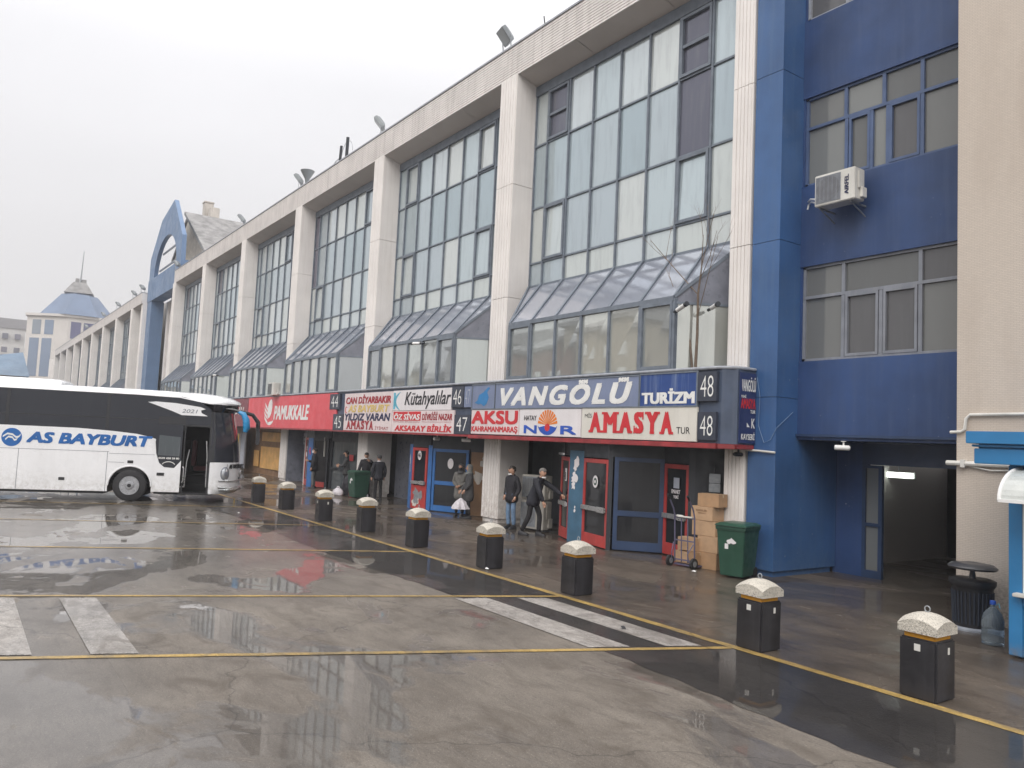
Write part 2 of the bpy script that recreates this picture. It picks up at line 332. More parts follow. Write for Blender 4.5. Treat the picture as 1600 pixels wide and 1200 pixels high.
    def build(s, name, mat, parent=None, off=(0, 0, 0), bevel=0, smooth=None, seg=2):
        me = bpy.data.meshes.new(name); o = off
        me.from_pydata([(v[0]-o[0], v[1]-o[1], v[2]-o[2]) for v in s.v], [], s.f); me.update()
        if isinstance(mat, (list, tuple)):
            for q in mat: me.materials.append(q)
            me.polygons.foreach_set('material_index', s.mi)
        else: me.materials.append(mat)
        if bevel or smooth is not None:
            bm = bmesh.new(); bm.from_mesh(me)
            bmesh.ops.recalc_face_normals(bm, faces=bm.faces)
            if bevel:
                es = [e for e in bm.edges if len(e.link_faces) == 2 and e.calc_face_angle(0) > .5]
                bmesh.ops.bevel(bm, geom=es, offset=bevel, segments=seg, affect='EDGES', clamp_overlap=True)
            bm.to_mesh(me); bm.free()
        if smooth is not None:
            me.polygons.foreach_set('use_smooth', [True]*len(me.polygons)); me.set_sharp_from_angle(angle=R(smooth))
        ob = bpy.data.objects.new(name, me); COL.objects.link(ob)
        if parent is not None: ob.parent = parent
        return ob
def tag(o, label=None, cat=None, group=None, kind=None):
    if label: o['label'] = label
    if cat: o['category'] = cat
    if group: o['group'] = group
    if kind: o['kind'] = kind
    return o
def thing(name, label, cat, loc=(0, 0, 0), rz=0, group=None):
    o = bpy.data.objects.new(name, None); COL.objects.link(o); o.location = loc; o.rotation_euler = (0, 0, rz)
    o.empty_display_size = .3
    return tag(o, label, cat, group)
def dup(root, loc, rz, label, group=None):
    r = root.copy(); COL.objects.link(r); r.location = loc; r.rotation_euler = (0, 0, rz); r['label'] = label
    if group: r['group'] = group
    for ch in list(root.children):
        c = ch.copy(); COL.objects.link(c); c.parent = r
        for g in ch.children:
            d = g.copy(); COL.objects.link(d); d.parent = c
    return r
_tc = {}
def glyphs(s, bold=0., shear=0., space=1.):
    key = (s, bold, shear, space)
    if key in _tc: return _tc[key]
    cu = bpy.data.curves.new('txt', 'FONT'); cu.body = s; cu.size = 1; cu.offset = bold; cu.shear = shear; cu.space_character = space
    cu.resolution_u = 3
    ob = bpy.data.objects.new('txt', cu); COL.objects.link(ob)
    dg = bpy.context.evaluated_depsgraph_get(); e = ob.evaluated_get(dg); me = e.to_mesh()
    vs = [(v.co.x, v.co.y) for v in me.vertices]; fs = [tuple(p.vertices) for p in me.polygons]
    e.to_mesh_clear(); bpy.data.objects.remove(ob); bpy.data.curves.remove(cu)
    _tc[key] = (vs, fs); return vs, fs
def text(mb, s, O, U, V, w, h, bold=.02, shear=0., lift=.004, slab=0):
    """letters fitted to the w x h rectangle at O spanned by U (along) and V (up)"""
    vs, fs = glyphs(s, min(bold, 0), shear, 1.28 if s in ("VANGÖLÜ", "AMASYA ") and shear else 1.)
    if not vs: return
    O, U, V = Vector(O), Vector(U), Vector(V); n = U.cross(V)*lift
    extra = max(0, bold)
    x0 = min(v[0] for v in vs); x1 = max(v[0] for v in vs); y0 = min(v[1] for v in vs); y1 = max(v[1] for v in vs)
    k = w/(x1-x0); e = min(extra*1.25*k, h*.075); e2 = min(extra*.7*h/(y1-y0), h*.05); w2 = w-2*e; h2 = h-2*e2
    for i, (sh, sv) in enumerate(((0, 0),) if e <= 0 else ((-e, -e2), (e, -e2), (e, e2), (-e, e2), (-e*.4, 0), (e*.4, 0))):
        mb.add([O+U*(e+sh+(v[0]-x0)/(x1-x0)*w2)+V*(e2+sv+(v[1]-y0)/(y1-y0)*h2)+n*(1+.15*i) for v in vs], fs)
XU, ZU = (1, 0, 0), (0, 0, 1)
def ftext(mb, s, x0, x1, z0, z1, y, bold=.02, shear=0.):
    text(mb, s, (x0, y, z0), XU, ZU, x1-x0, z1-z0, bold, shear)

def skin_mesh(vs, es, rad, sub=2):
    me = bpy.data.meshes.new('sk'); me.from_pydata(vs, es, []); ob = bpy.data.objects.new('sk', me); COL.objects.link(ob)
    ob.modifiers.new('s', 'SKIN'); sm = ob.modifiers.new('u', 'SUBSURF'); sm.levels = sub; sm.render_levels = sub
    for i, r in enumerate(rad):
        d = me.skin_vertices[0].data[i]; d.radius = r if isinstance(r, tuple) else (r, r); d.use_root = (i == 0)
    dg = bpy.context.evaluated_depsgraph_get(); out = bpy.data.meshes.new_from_object(ob.evaluated_get(dg))
    bpy.data.objects.remove(ob); bpy.data.meshes.remove(me)
    return [tuple(v.co) for v in out.vertices], [tuple(p.vertices) for p in out.polygons]
# ------------------------------------------------------------------ ground, road markings
def struct(o): return tag(o, kind='structure')
struct(MB().quad((-700, -400, 0), (300, -400, 0), (300, 700, 0), (-700, 700, 0)).build('ground', groundm))
def ragged_strip():
    pts = []; x = -46.; rr = random.Random(4)
    while x < 12:
        pts.append((x, 6.52+.1*math.sin(x*.5)+rr.uniform(-.035, .035)-(.012*max(0, x+8)**1.5 if x > -8 else 0), .004)); x += rr.uniform(.12, .4)
    m = MB()
    for a, b in zip(pts, pts[1:]): m.quad(a, b, (b[0], 8.2, .004), (a[0], 8.2, .004))
    struct(m.build('road', asph))
ragged_strip()
struct(MB().quad((-95, 8.2, .004), (20, 8.2, .004), (20, 20.5, .004), (-95, 20.5, .004)).build('pavement', pave))
def worn(m, a, b, w, n, amp, seed, z=.008):
    """painted band from a to b (plan), width w, with nibbled edges"""
    rr = random.Random(seed); a = Vector((*a, z)); b = Vector((*b, z)); d = (b-a).normalized(); p = Vector((-d.y, d.x, 0))
    L0 = [a.lerp(b, i/n)+p*(w/2+rr.uniform(-amp, amp)) for i in range(n+1)]
    L1 = [a.lerp(b, i/n)-p*(w/2+rr.uniform(-amp, amp)) for i in range(n+1)]
    for i in range(n): m.quad(L1[i], L1[i+1], L0[i+1], L0[i])
m = MB(); worn(m, (-60, 8.2), (12, 8.2), .13, 300, .008, 1); struct(m.build('pavement_edge_line', yline))
for i, x in enumerate((-1.5, -6.58, -10.02, -15.12, -20.1, -25.1, -30.2)):
    m = MB(); worn(m, (x-.41*14, 8.13-14), (x, 8.13), .1, 90, .007, 10+i); struct(m.build('parking_line', yline))
def zebra(y0, y1, seed, xa=None, xb=None):
    m = MB(); rr = random.Random(seed); n = 40
    for i in range(n):
        u0, u1 = y0+(y1-y0)*i/n, y0+(y1-y0)*(i+1)/n
        l0, l1 = -10.02-.41*(8.13-u0)+.12, -10.02-.41*(8.13-u1)+.12
        r0, r1 = -6.58-.41*(8.13-u0)-.1, -6.58-.41*(8.13-u1)-.1
        m.quad((l0+rr.uniform(0, .1), u0, .008), (r0-rr.uniform(0, .03), u0, .008), (r1-rr.uniform(0, .03), u1, .008), (l1+rr.uniform(0, .1), u1, .008))
    struct(m.build('crossing_stripe', wline))
zebra(7.42, 7.86, 1); zebra(6.48, 6.98, 2); zebra(1.36, 1.8, 3); zebra(.2, .84, 4); zebra(-.95, -.35, 5)

# ------------------------------------------------------------------ terminal building
XK = lambda k: -11.117-9.33*k
FY, GY = 13.4, 14.2
REL = [-8.43, -7.77, -6.73, -5.65, -4.53, -3.43, -2.36, -1.29, -.12]
ROW = [7.235, 7.95, 9.675, 11.67, 13.31]
TB = (-11, 13.4, 0)
terminal = thing('terminal_building', 'long cream terminal with fluted pillars, tall glazed bays and a continuous sign band', 'building', TB)
def tpart(mb, name, mat, parent=terminal, **k): return mb.build(name, mat, parent, off=TB, **k)
BAYS = [0, 1, 2, 3, 4, 5, 8, 9, 10, 11, 12, 13, 14, 15]
# body behind the glass, roof slab
b = MB(); b.box(-161, -86, 14.45, 45, 3.2, 14.3); b.box(-86, -66.6, 15.7, 17.15, 3.2, 14.3); b.box(-86, -66.6, 17.2, 45, 3.2, 14.3); b.box(-66.6, -10.2, 14.45, 45, 3.2, 14.3); b.box(-161, -10.2, 15.75, 45, 0, 3.2)
tpart(b, 'rear_wall', towerwall)
# cornice: ribbed fascia panels with open joints, sloping soffit
def cornice(x0, x1):
    m = MB(); s = MB(); x = x1
    while x > x0+.2:
        xa = max(x-3.11, x0); a, c = xa+.01, x-.01
        n = 12
        prof = []
        for i in range(n):
            z = 13.84+i/n
            prof += [(FY, z), (FY, z+.054), (FY+.035, z+.06), (FY+.035, z+.081)]
        prof += [(FY, 14.84), (14.45, 14.84), (14.45, 13.84)]
        prof = prof[::-1]
        m.loft([[(a, p[0], p[1]) for p in prof], [(c, p[0], p[1]) for p in prof]])
        s.add([(a, FY+.03, 13.838), (c, FY+.03, 13.838), (c, GY+.1, 13.60), (a, GY+.1, 13.60)], [(3, 2, 1, 0)])
        x -= 3.11
    m.box(x0, x1, FY+.05, 14.44, 13.86, 14.82)
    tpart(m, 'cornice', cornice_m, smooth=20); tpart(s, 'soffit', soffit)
cornice(XK(6)+.2, -10.55); cornice(-161, -80.4)
m = MB(); m.box(XK(6)+.2, -10.55, FY-.03, 14.5, 14.845, 14.9); m.box(-161, -80.4, FY-.03, 14.5, 14.845, 14.9); tpart(m, 'coping', frameg)
# pillars
def pillar(k, w=.9):
    x = XK(k); m = MB()
    segs = [(.13, 3.3), (3.315, 6.82), (6.835, 10.35), (10.365, 13.838)]
    for a, c in segs:
        m.box(x, x+w, FY, 14.45, a, c)
        nf = 6 if w > .7 else 5
        for i in range(nf):
            u = x+.03+(w-.06)*i/nf
            m.box(u+.012, u+(w-.06)/nf-.012, FY-.018, FY-.001, a, c)
    m.box(x+.04, x+w-.04, FY+.04, 14.4, 0, 13.8)
    return tpart(m, 'pillar', cream)
for k in list(range(0, 7))+list(range(8, 18)): pillar(k, .53 if k == 0 else .9)
def curtain(k):
    X = XK(k); rr = random.Random(50+k); f = MB(); g = MB(); rows = {2: [MB()], 3: [MB()]}; dks = []
    xs = [X+r for r in REL]; zs = ROW
    dark = {0: {(1, 3), (6, 3), (6, 2)}, 1: set(), 2: {(0, 3), (0, 2)}, 4: {(1, 3)}, 5: {(1, 3)}}.get(k, {(rr.randint(0, 7), 3)} if k > 5 else set())
    sash = {0: [(1, 1), (6, 1), (1, 3), (6, 3)], 1: [(6, 3), (1, 3), (6, 1), (1, 1)], 2: [(1, 1), (6, 3)], 3: [(1, 1), (5, 3)]}.get(k, [(1, 1)])
    for x in xs[1:-1]: f.box(x-.028, x+.028, GY-.06, GY+.05, zs[0], zs[-1])
    for z in zs[:-1]: f.box(xs[0], X, GY-.045, GY+.04, z-.026, z+.026)
    f.box(xs[0]-.02, xs[0]+.05, GY-.05, GY+.05, zs[0], 13.31); f.box(xs[0]-.02, X, GY-.07, GY+.1, 13.31, 13.62)
    ring = lambda x0, x1, z0, z1, y0, y1, t: (f.box(x0, x1, y0, y1, z0, z0+t), f.box(x0, x1, y0, y1, z1-t, z1), f.box(x0, x0+t, y0, y1, z0+t, z1-t), f.box(x1-t, x1, y0, y1, z0+t, z1-t))
    for i, j in sash:
        ring(xs[i]+.034, xs[i+1]-.034, zs[j]+.032, zs[j+1]-.032, GY-.085, GY-.01, .075)
        if (i, j) in dark: f.box(xs[i]+.11, xs[i+1]-.11, GY-.07, GY-.012, (zs[j]+zs[j+1])/2-.04, (zs[j]+zs[j+1])/2+.04)
    for i in range(8):
        x0, x1 = xs[i], (xs[i+1] if i < 7 else X)
        for j in range(4):
            e = lambda: rr.uniform(-.006, .006)
            q = rows[j][-1] if j > 1 else g
            if (i, j) in dark:
                q = MB(); dks.append(q)
                if rows[j][-1].v: rows[j].append(MB())
            y = GY; tl = -.04 if (i, j) in sash and j == 1 else 0
            q.quad((x0, y+e()+tl, zs[j]), (x1, y+e()+tl, zs[j]), (x1, y+e(), zs[j+1]), (x0, y+e(), zs[j+1]))
    w = tpart(f, 'curtain_wall', framem); tpart(g, 'glazing', pane, w); [tpart(q, 'spandrel_glazing' if j == 2 else 'glazing', paneblue if j == 2 else pane, w) for j in (2, 3) for q in rows[j] if q.v]
    for q in dks: tpart(q, 'vent_pane', panedark, w)
def bay(k):
    X = XK(k); rr = random.Random(90+k); f = MB(); g = MB(); r = MB(); sp = MB(); sq = MB()
    y0, z0, z1 = 12.65, 4.13, 5.75
    fx = [X-7.17+1.05*i for i in range(7)]; bx = [X+t for t in (-7.77, -6.73, -5.65, -4.53, -3.43, -2.36, -1.29)]
    for x in fx: f.box(x-.035, x+.035, y0-.02, y0+.08, z0, z1)
    f.box(fx[0], fx[-1], y0-.03, y0+.09, z0, z0+.07); f.box(fx[0], fx[-1], y0-.03, y0+.09, z1-.06, z1+.05)
    L = (X-8.43, 14.15); Rr = (X-.02, 14.15)
    f.bar((L[0], L[1], z0+.03), (fx[0], y0, z0+.03), .06); f.bar((Rr[0], Rr[1], z0+.03), (fx[-1], y0, z0+.03), .06)
    f.bar((fx[-1], y0+.03, z1-.1), (Rr[0], Rr[1], z1-.1), .05); f.bar((fx[0], y0+.03, z1-.1), (L[0], L[1], z1-.1), .05)
    for a, c in zip(fx, bx): f.bar((a, y0, z1+.03), (c, GY-.02, 7.26), .05, .07)
    f.bar((fx[-1], y0, z1+.03), (X-.03, GY-.02, 7.25), .05, .07); f.bar((fx[0], y0, z1+.03), (X-8.42, GY-.02, 7.25), .05, .07)
    f.box(X-8.43, X, GY-.05, GY+.06, 7.19, 7.26)
    for i in (0, 5):
        x0, x1 = fx[i]+.036, fx[i+1]-.036
        for a in ((x0, x1, z0+.071, z0+.14), (x0, x1, z1-.13, z1-.061), (x0, x0+.06, z0+.14, z1-.13), (x1-.06, x1, z0+.14, z1-.13)): f.box(a[0], a[1], y0-.035, y0+.05, a[2], a[3])
    for i in range(6):
        e = lambda: rr.uniform(-.007, .007)
        g.quad((fx[i], y0+.03+e(), z0), (fx[i+1], y0+.03+e(), z0), (fx[i+1], y0+.03+e(), z1), (fx[i], y0+.03+e(), z1))
        r.quad((fx[i], y0, z1+.02), (fx[i+1], y0, z1+.02), (bx[i+1], GY, 7.24), (bx[i], GY, 7.24))
    g.quad((fx[-1], y0+.04, z0), (Rr[0], Rr[1], z0), (Rr[0], Rr[1], z1-.1), (fx[-1], y0+.04, z1-.1))
    g.quad((L[0], L[1], z0), (fx[0], y0+.04, z0), (fx[0], y0+.04, z1-.1), (L[0], L[1], z1-.1))
    r.add([(fx[-1], y0, z1+.02), (X, GY, 7.24), (bx[-1], GY, 7.24)], [(0, 1, 2)]); r.add([(fx[0], y0, z1+.02), (bx[0], GY, 7.24), (X-8.43, GY, 7.24)], [(0, 1, 2)])
    sp.add([(fx[-1], y0+.02, z1-.1), (Rr[0], Rr[1], z1-.1), (Rr[0], Rr[1], 7.2), (fx[-1], y0+.02, z1+.01)], [(0, 1, 2, 3)])
    sq.add([(L[0], L[1], z1-.1), (fx[0], y0+.02, z1-.1), (fx[0], y0+.02, z1+.01), (L[0], L[1], 7.2)], [(0, 1, 2, 3)])
    w = tpart(f, 'bay_window', framem); tpart(g, 'bay_glass', pane2, w); tpart(r, 'sloping_roof', paneroof, w); tpart(sp, 'side_panel', panelslate, w); tpart(sq, 'side_panel', panelslate, w)
for k in BAYS: curtain(k); bay(k)
# sign canopy: boxed band along the whole front, dark ceiling under it, pipe on top
m = MB(); m.box(-66.5, -10.62, 12.66, 14.3, 2.6, 4.12); m.slab([(-10.62, 12.66, 2.6), (-10.36, 12.84, 2.6), (-10.36, 13.39, 2.6), (-10.62, 13.39, 2.6)], (0, 0, -1.52))
m.box(-161, -80.5, 12.66, 14.3, 2.6, 4.12); tpart(m, 'sign_canopy', bandm)
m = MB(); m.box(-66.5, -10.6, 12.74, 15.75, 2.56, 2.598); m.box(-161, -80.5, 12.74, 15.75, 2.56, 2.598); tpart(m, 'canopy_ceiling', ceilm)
m = MB(); m.tube([(-66, 12.62, 4.15), (-40, 12.62, 4.155), (-10.7, 12.62, 4.15), (-10.42, 12.8, 4.15), (-10.36, 13.0, 4.15), (-10.36, 13.38, 4.15)], .035); tpart(m, 'canopy_pipe', frameg, smooth=40)
m = MB(); m.box(-20.1, -10.66, 12.56, 12.72, 2.49, 2.6); m.bar((-10.66, 12.63, 2.545), (-10.38, 12.82, 2.545), .1); m.box(-10.45, -10.35, 12.82, 13.38, 2.5, 2.6)
m.box(-42, -20.12, 12.58, 12.7, 2.53, 2.595); tpart(m, 'canopy_edge_trim', redtrim, bevel=.012)
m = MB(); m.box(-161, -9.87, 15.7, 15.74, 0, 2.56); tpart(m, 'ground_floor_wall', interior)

# ------------------------------------------------------------------ blue gateway with the arch
GB = (-73.8, 14, 0)
gate = thing('gateway', 'blue gateway rising above the roofline with an arched opening', 'gateway', GB)
for xa in (-80.3, -69.1): MB().box(xa, xa+1.9, 13.9, 15.0, 0, 13.9).build('pier', bluearch, gate, off=GB)
m = MB(); m.box(-80.3, -67.2, 13.85, 14.9, 13.9, 15.95); m.build('lintel', bluearch, gate, off=GB)
m = MB(); out = [(-80.3, 15.96), (-80.3, 18.0), (-76.3, 21.0), (-71.6, 21.9), (-67.6, 18.1), (-67.4, 15.96)]
n = 20; inn = [(-73.6-3.65*math.cos(math.pi*i/n), 15.96+2.5*math.sin(math.pi*i/n)) for i in range(n+1)]
def outer_pt(t):
    segs = [(out[i], out[i+1]) for i in range(5)]; ls = [math.dist(*s_) for s_ in segs]; d = t*sum(ls)
    for s_, l in zip(segs, ls):
        if d <= l+1e-6: return (s_[0][0]+(s_[1][0]-s_[0][0])*d/l, s_[0][1]+(s_[1][1]-s_[0][1])*d/l)
        d -= l
    return out[-1]
L_ = [math.dist(out[i], out[i+1]) for i in range(5)]; T_ = sum(L_)
ts = sorted([i/n for i in range(n+1)]+[sum(L_[:i])/T_ for i in range(1, 5)])
op = [outer_pt(t) for t in ts]; ip = [(-73.7-4.5*math.cos(math.pi*t), 15.96+3.2*math.sin(math.pi*t)) for t in ts]
for y, fl in ((13.9, 0), (14.25, 1)):
    for i in range(len(ts)-1):
        q = [(ip[i][0], y, ip[i][1]), (ip[i+1][0], y, ip[i+1][1]), (op[i+1][0], y, op[i+1][1]), (op[i][0], y, op[i][1])]
        m.quad(*(q if fl else q[::-1]))
for P in (op, ip):
    for i in range(len(ts)-1): m.quad((P[i][0], 13.9, P[i][1]), (P[i+1][0], 13.9, P[i+1][1]), (P[i+1][0], 14.25, P[i+1][1]), (P[i][0], 14.25, P[i][1]))
m.build('arch', bluearch, gate, off=GB, smooth=30)
m = MB(); m.box(-78.1, -70, 14.3, 14.4, 16.6, 16.75); m.box(-77.0, -71, 14.3, 14.4, 18.0, 18.15); m.build('mullion', framem, gate, off=GB)
m = MB(); m.box(-80.2, -67.3, 15.55, 15.69, 0, 14.2)
for x in (-77.8, -76.2, -74.4, -72.6, -70.6): m.box(x-.25, x+.25, 15.2, 15.55, 0, 13.9)
m.build('recess_wall', cream, gate, off=GB)
m = MB()
for x in (-77, -75.3, -73.5, -71.6):
    for z in (4.6, 6.2, 7.8, 9.4, 11): m.box(x-.5, x+.5, 15.5, 15.56, z, z+.9)
m.build('window', panedark, gate, off=GB)
# partial bay between the far pillar and the gateway
m = MB(); f = MB()
m.box(-84.9, -81.2, 14.25, 14.4, 4.1, 13.6)
for x in (-84.2, -83.3, -82.4, -81.5): f.box(x-.03, x+.03, 14.15, 14.25, 4.1, 13.6)
for z in ROW: f.box(-84.9, -81.2, 14.16, 14.25, z-.03, z+.03)
tpart(f, 'curtain_wall', framem); tpart(m, 'side_glazing', pane)
m = MB(); m.box(-81.2, -80.32, 13.55, 14.9, 0, 13.83); tpart(m, 'pillar', cream)
# gable roof behind the arch
GR = (-74.2, 20, 14.3)
gr = thing('rooftop_gable', 'weathered grey gabled rooftop with chimneys behind the blue arch', 'rooftop', GR)
m = MB(); m.slab([(-79.2, 15.75, 14.35), (-79.2, 15.75, 18.2), (-74.2, 15.75, 21.3), (-66.3, 15.75, 16.7), (-66.3, 15.75, 14.35)], (0, -.5, 0)); m.build('gable_wall', M('gable_beige', (.60, .54, .45), .8, streak=.4, dirt=(.35, .32, .28)), gr, off=GR)
m = MB(); m.slab([(-74.2, 15.3, 21.7), (-74.2, 31, 21.7), (-65.6, 31, 16.6), (-65.6, 15.3, 16.6)], (.1, 0, .25)); m.slab([(-74.2, 15.6, 21.7), (-74.2, 31, 21.7), (-79.8, 31, 18.2), (-79.8, 15.6, 18.2)], (-.1, 0, .25))
m.build('roof', greycap, gr, off=GR)
m = MB(); m.box(-76.4, -75.6, 17.3, 18.1, 20, 23.3); m.box(-75.4, -74.5, 17.6, 18.4, 20, 22.7); m.box(-76.45, -75.55, 17.25, 18.15, 23.3, 23.45); m.build('chimney', oldcream, gr, off=GR, bevel=.03)

# ------------------------------------------------------------------ far buildings at the left
TP = [(-190, 10.4), (-186, 15.3), (-185, 17.3), (-185.2, 27), (-200, 30), (-205, 13)]
TW = (-192, 19, 0)
tw = thing('tower_building', 'pale corner tower with a blue pyramid roof and a mast', 'building', TW)
m = MB(); m.slab([(*p, 23.9) for p in TP], (0, 0, 23.9)); m.slab([(p[0]+(.4 if p[0] > -191 else -.4), p[1]+(-.4 if p[1] < 20 else .4), 24.4) for p in TP], (0, 0, .5)); m.build('wall', towerwall, tw, off=TW)
def face_win(P, Q, u0, u1, z0, z1, name, mat, pr=.06, root=tw, off=TW):
    a = Vector((*P, 0)); b = Vector((*Q, 0)); d = b-a; n = Vector((d.y, -d.x, 0)).normalized()*pr
    p0 = a+d*u0+n; p1 = a+d*u1+n
    return MB().slab([(p0.x, p0.y, z0), (p1.x, p1.y, z0), (p1.x, p1.y, z1), (p0.x, p0.y, z1)], n*1.5).build(name, mat, root, off=off)
for u0, u1 in ((.2, .49), (.62, .92)):
    face_win(TP[0], TP[1], u0, u1, 20.1, 23.1, 'window', towerglass); face_win(TP[0], TP[1], u0-.06, u1-.03, 11.4, 19.3, 'window', towerglass)
for u0, u1 in ((.06, .25), (.30, .5)): face_win(TP[2], TP[3], u0, u1, 19.5, 23.0, 'window', purpleglass)
def ngon(c, r, z, n=8, rot=.3927): return [(c[0]+r*math.cos(2*math.pi*i/n+rot), c[1]+r*math.sin(2*math.pi*i/n+rot), z) for i in range(n)]
c = (-191.5, 19.6)
m = MB(); m.loft([ngon(c, 7.8, 24.4, 8, .39), ngon(c, 3.7, 29.3, 8, .39)]); m.build('roof', blueroof, tw, off=TW)
m = MB(); m.loft([ngon(c, 2.6, 29.2, 8, .39), ngon(c, 2.6, 29.7, 8, .39)]); m.build('roof_neck', blueroof, tw, off=TW)
m = MB(); m.loft([ngon(c, 3.9, 29.7, 4, .62), ngon(c, 1.7, 32.2, 4, .62)]); m.box(c[0]-.8, c[0]-.1, c[1]-.9, c[1]-.2, 32.1, 33.2); m.box(c[0]-.6, c[0]+.5, c[1]+.2, c[1]+1.1, 32.1, 33.0); m.build('roof_cap', greycap, tw, off=TW)
m = MB(); m.tube([(c[0], c[1], 32), (c[0], c[1]+.1, 35), (c[0]+.1, c[1]+.2, 39.2)], [.16, .12, .06], 6); m.build('mast', galv, tw, off=TW)
AB = (-310, 4, 0)
ap = thing('apartment_block', 'distant white apartment block with rows of small windows', 'building', AB)
m = MB(); m.box(-325, -300, -24, 16.3, 0, 31.5); m.box(-300.4, -299, -24, 16.4, 22.9, 25.4); m.build('wall', aptwall, ap, off=AB)
m = MB(); m.box(-326, -299.6, -25, 16.8, 31.5, 34.6); m.build('roof', aptroof, ap, off=AB)
for z in (16.5, 19.8, 23.6, 28):
    for y in (14.2, 10.8, 7.6, 4.3, 1, -3, -7): MB().box(-299.98 if not 22 < z < 26 else -298.98, -298.9, y-.8, y+.8, z, z+1.7).build('window', panedark, ap, off=AB)
BR = (-146, 3, 0)
br = thing('blue_roofed_hall', 'low hall with a blue sloping roof beyond the coach', 'building', BR)
m = MB(); m.box(-156, -140, -8, 8.2, 0, 8.9); m.build('wall', towerwall, br, off=BR)
m = MB(); m.loft([[(-157, -9, 8.9), (-139.5, -9, 8.9), (-139.5, 8.6, 8.9), (-157, 8.6, 8.9)], [(-150, 0, 9.1), (-149, 0, 9.1), (-149, 8.0, 13.2), (-150, 8.0, 13.2)]]); m.build('roof', M('hall_roof', (.10, .16, .235), .5, var=.15, scale=.3), br, off=BR)
# blocks across the yard, behind the viewpoint: they show as reflections in the bay windows
def block(x0, x1, y0, y1, h, mat, label, seed):
    o = ((x0+x1)/2, (y0+y1)/2, 0); t = thing('housing_block', label, 'building', o); rr = random.Random(seed)
    m = MB(); m.box(x0, x1, y0, y1, 0, h); m.build('wall', mat, t, off=o)
    m = MB(); m.box(x0-.6, x1+.6, y0-.6, y1+.6, h, h+.5); m.slab([(x0-.5, y0-.5, h+.5), (x0-.5, y1+.5, h+.5), (x0-.5, (y0+y1)/2, h+3)], (x0-x1-1, 0, 0)); m.build('roof', aptroof, t, off=o)
    w = MB(); x = x0+1.5
    while x < x1-2:
        z = 1.6
        while z < h-1.8: w.box(x, x+1.4, y1+.01, y1+.08, z, z+1.5); z += 3
        x += 3.2
    w.build('windows', white, t, off=o)
block(-77, -64, -50, -37, 16.5, buff, 'buff housing block mirrored in the nearest bay windows', 1)
block(-94, -79, -52, -38, 15, rustbrown, 'rust brown housing block mirrored in the nearest bay windows', 2)
block(-114, -97, -56, -40, 17.5, aptwall, 'pale grey housing block mirrored in the second bay', 3)
block(-136, -117, -54, -40, 13, buff, 'low buff housing block mirrored in the third bay', 4)

# ------------------------------------------------------------------ blue stair block at the right
BB = (-9.8, 14.1, 0)
bb = thing('blue_building', 'dark blue building with strip windows beside the cream terminal', 'building', BB)
def bpart(mb, name, mat, parent=bb, **k): return mb.build(name, mat, parent, off=BB, **k)
m = MB()
for a, c in ((.12, 3.58), (3.592, 6.8), (6.812, 10.38), (10.392, 13.9), (13.912, 18)): m.box(-10.52, -9.85, 13.4, 15.5, a, c)
m.box(-10.48, -9.9, 13.46, 15.4, 0, 17.9); bpart(m, 'corner_pillar', bluepaint)
m = MB(); B1 = 14.1
for a, c in ((2.76, 4.36), (6.33, 8.03), (9.93, 11.63), (13.5, 18)): m.box(-9.85, -3, B1, B1+.35, a, c)
m.box(-9.85, -9.8, B1+.02, B1+.3, 4.36, 13.5); bpart(m, 'wall', bluewall)
m = MB(); m.box(-9.85, -3, B1-.06, B1+.02, 2.82, 2.87); m.box(-9.85, -3, B1+.36, 21, 2.76, 2.8); bpart(m, 'ledge', navyframe)
def strip(z0, z1, zt, xs, mat, frm, top=None, sl=()):
    f = MB(); g = MB(); y = B1+.07; xa, xb = -9.8, -3.2
    f.box(xa, xb, y-.02, y+.06, z0, z0+.055); f.box(xa, xb, y-.02, y+.06, z1-.05, z1); f.box(xa, xb, y-.025, y+.06, zt-.03, zt+.03)
    for x in xs: f.box(x-.035, x+.035, y-.02, y+.06, z0+.055, zt-.03)
    for x in (top or xs): f.box(x-.035, x+.035, y-.02, y+.06, zt+.03, z1-.05)
    f.box(xa, xa+.06, y-.02, y+.06, z0, z1)
    for i, x in enumerate(sl):
        a, c = x
        for q in ((a, c, z0+.056, z0+.11), (a, c, zt-.085, zt-.031), (a, a+.05, z0+.11, zt-.085), (c-.05, c, z0+.11, zt-.085)): f.box(q[0], q[1], y-.03, y+.05, q[2], q[3])
    X = [xa]+list(xs)+[xb]
    for a, c in zip(X, X[1:]): g.quad((a, y+.03, z0), (c, y+.03, z0), (c, y+.03, zt), (a, y+.03, zt))
    X = [xa]+list(top or xs)+[xb]
    for a, c in zip(X, X[1:]): g.quad((a, y+.03, zt), (c, y+.03, zt), (c, y+.03, z1), (a, y+.03, z1))
    w = bpart(f, 'strip_window', frm); bpart(g, 'window_pane', mat, w)
strip(4.36, 6.33, 5.68, (-8.9, -8.12, -7.37, -6.2), panewin, M('window_grey', (.215, .23, .265), .5, streak=.25, dirt=(.42, .42, .42)), (-8.9, -7.37, -6.2), ((-8.85, -8.17), (-8.07, -7.42)))
strip(8.03, 9.93, 9.27, (-8.88, -8.35, -8.02, -7.36, -6.2), panewin, M('window_blue', (.075, .115, .22), .45), (-8.9, -8.1, -7.36, -6.2), ((-8.82, -8.38), (-7.98, -7.4)))
strip(11.63, 13.5, 12.9, (-8.9, -8.12, -7.37), panewin, frameg)
m = MB(); m.box(-9.85, -9.25, 15.52, 15.7, 0, 2.76); m.box(-9.9, -9.85, 15.5, 15.7, 0, 2.76); bpart(m, 'passage_wall', bluewall)
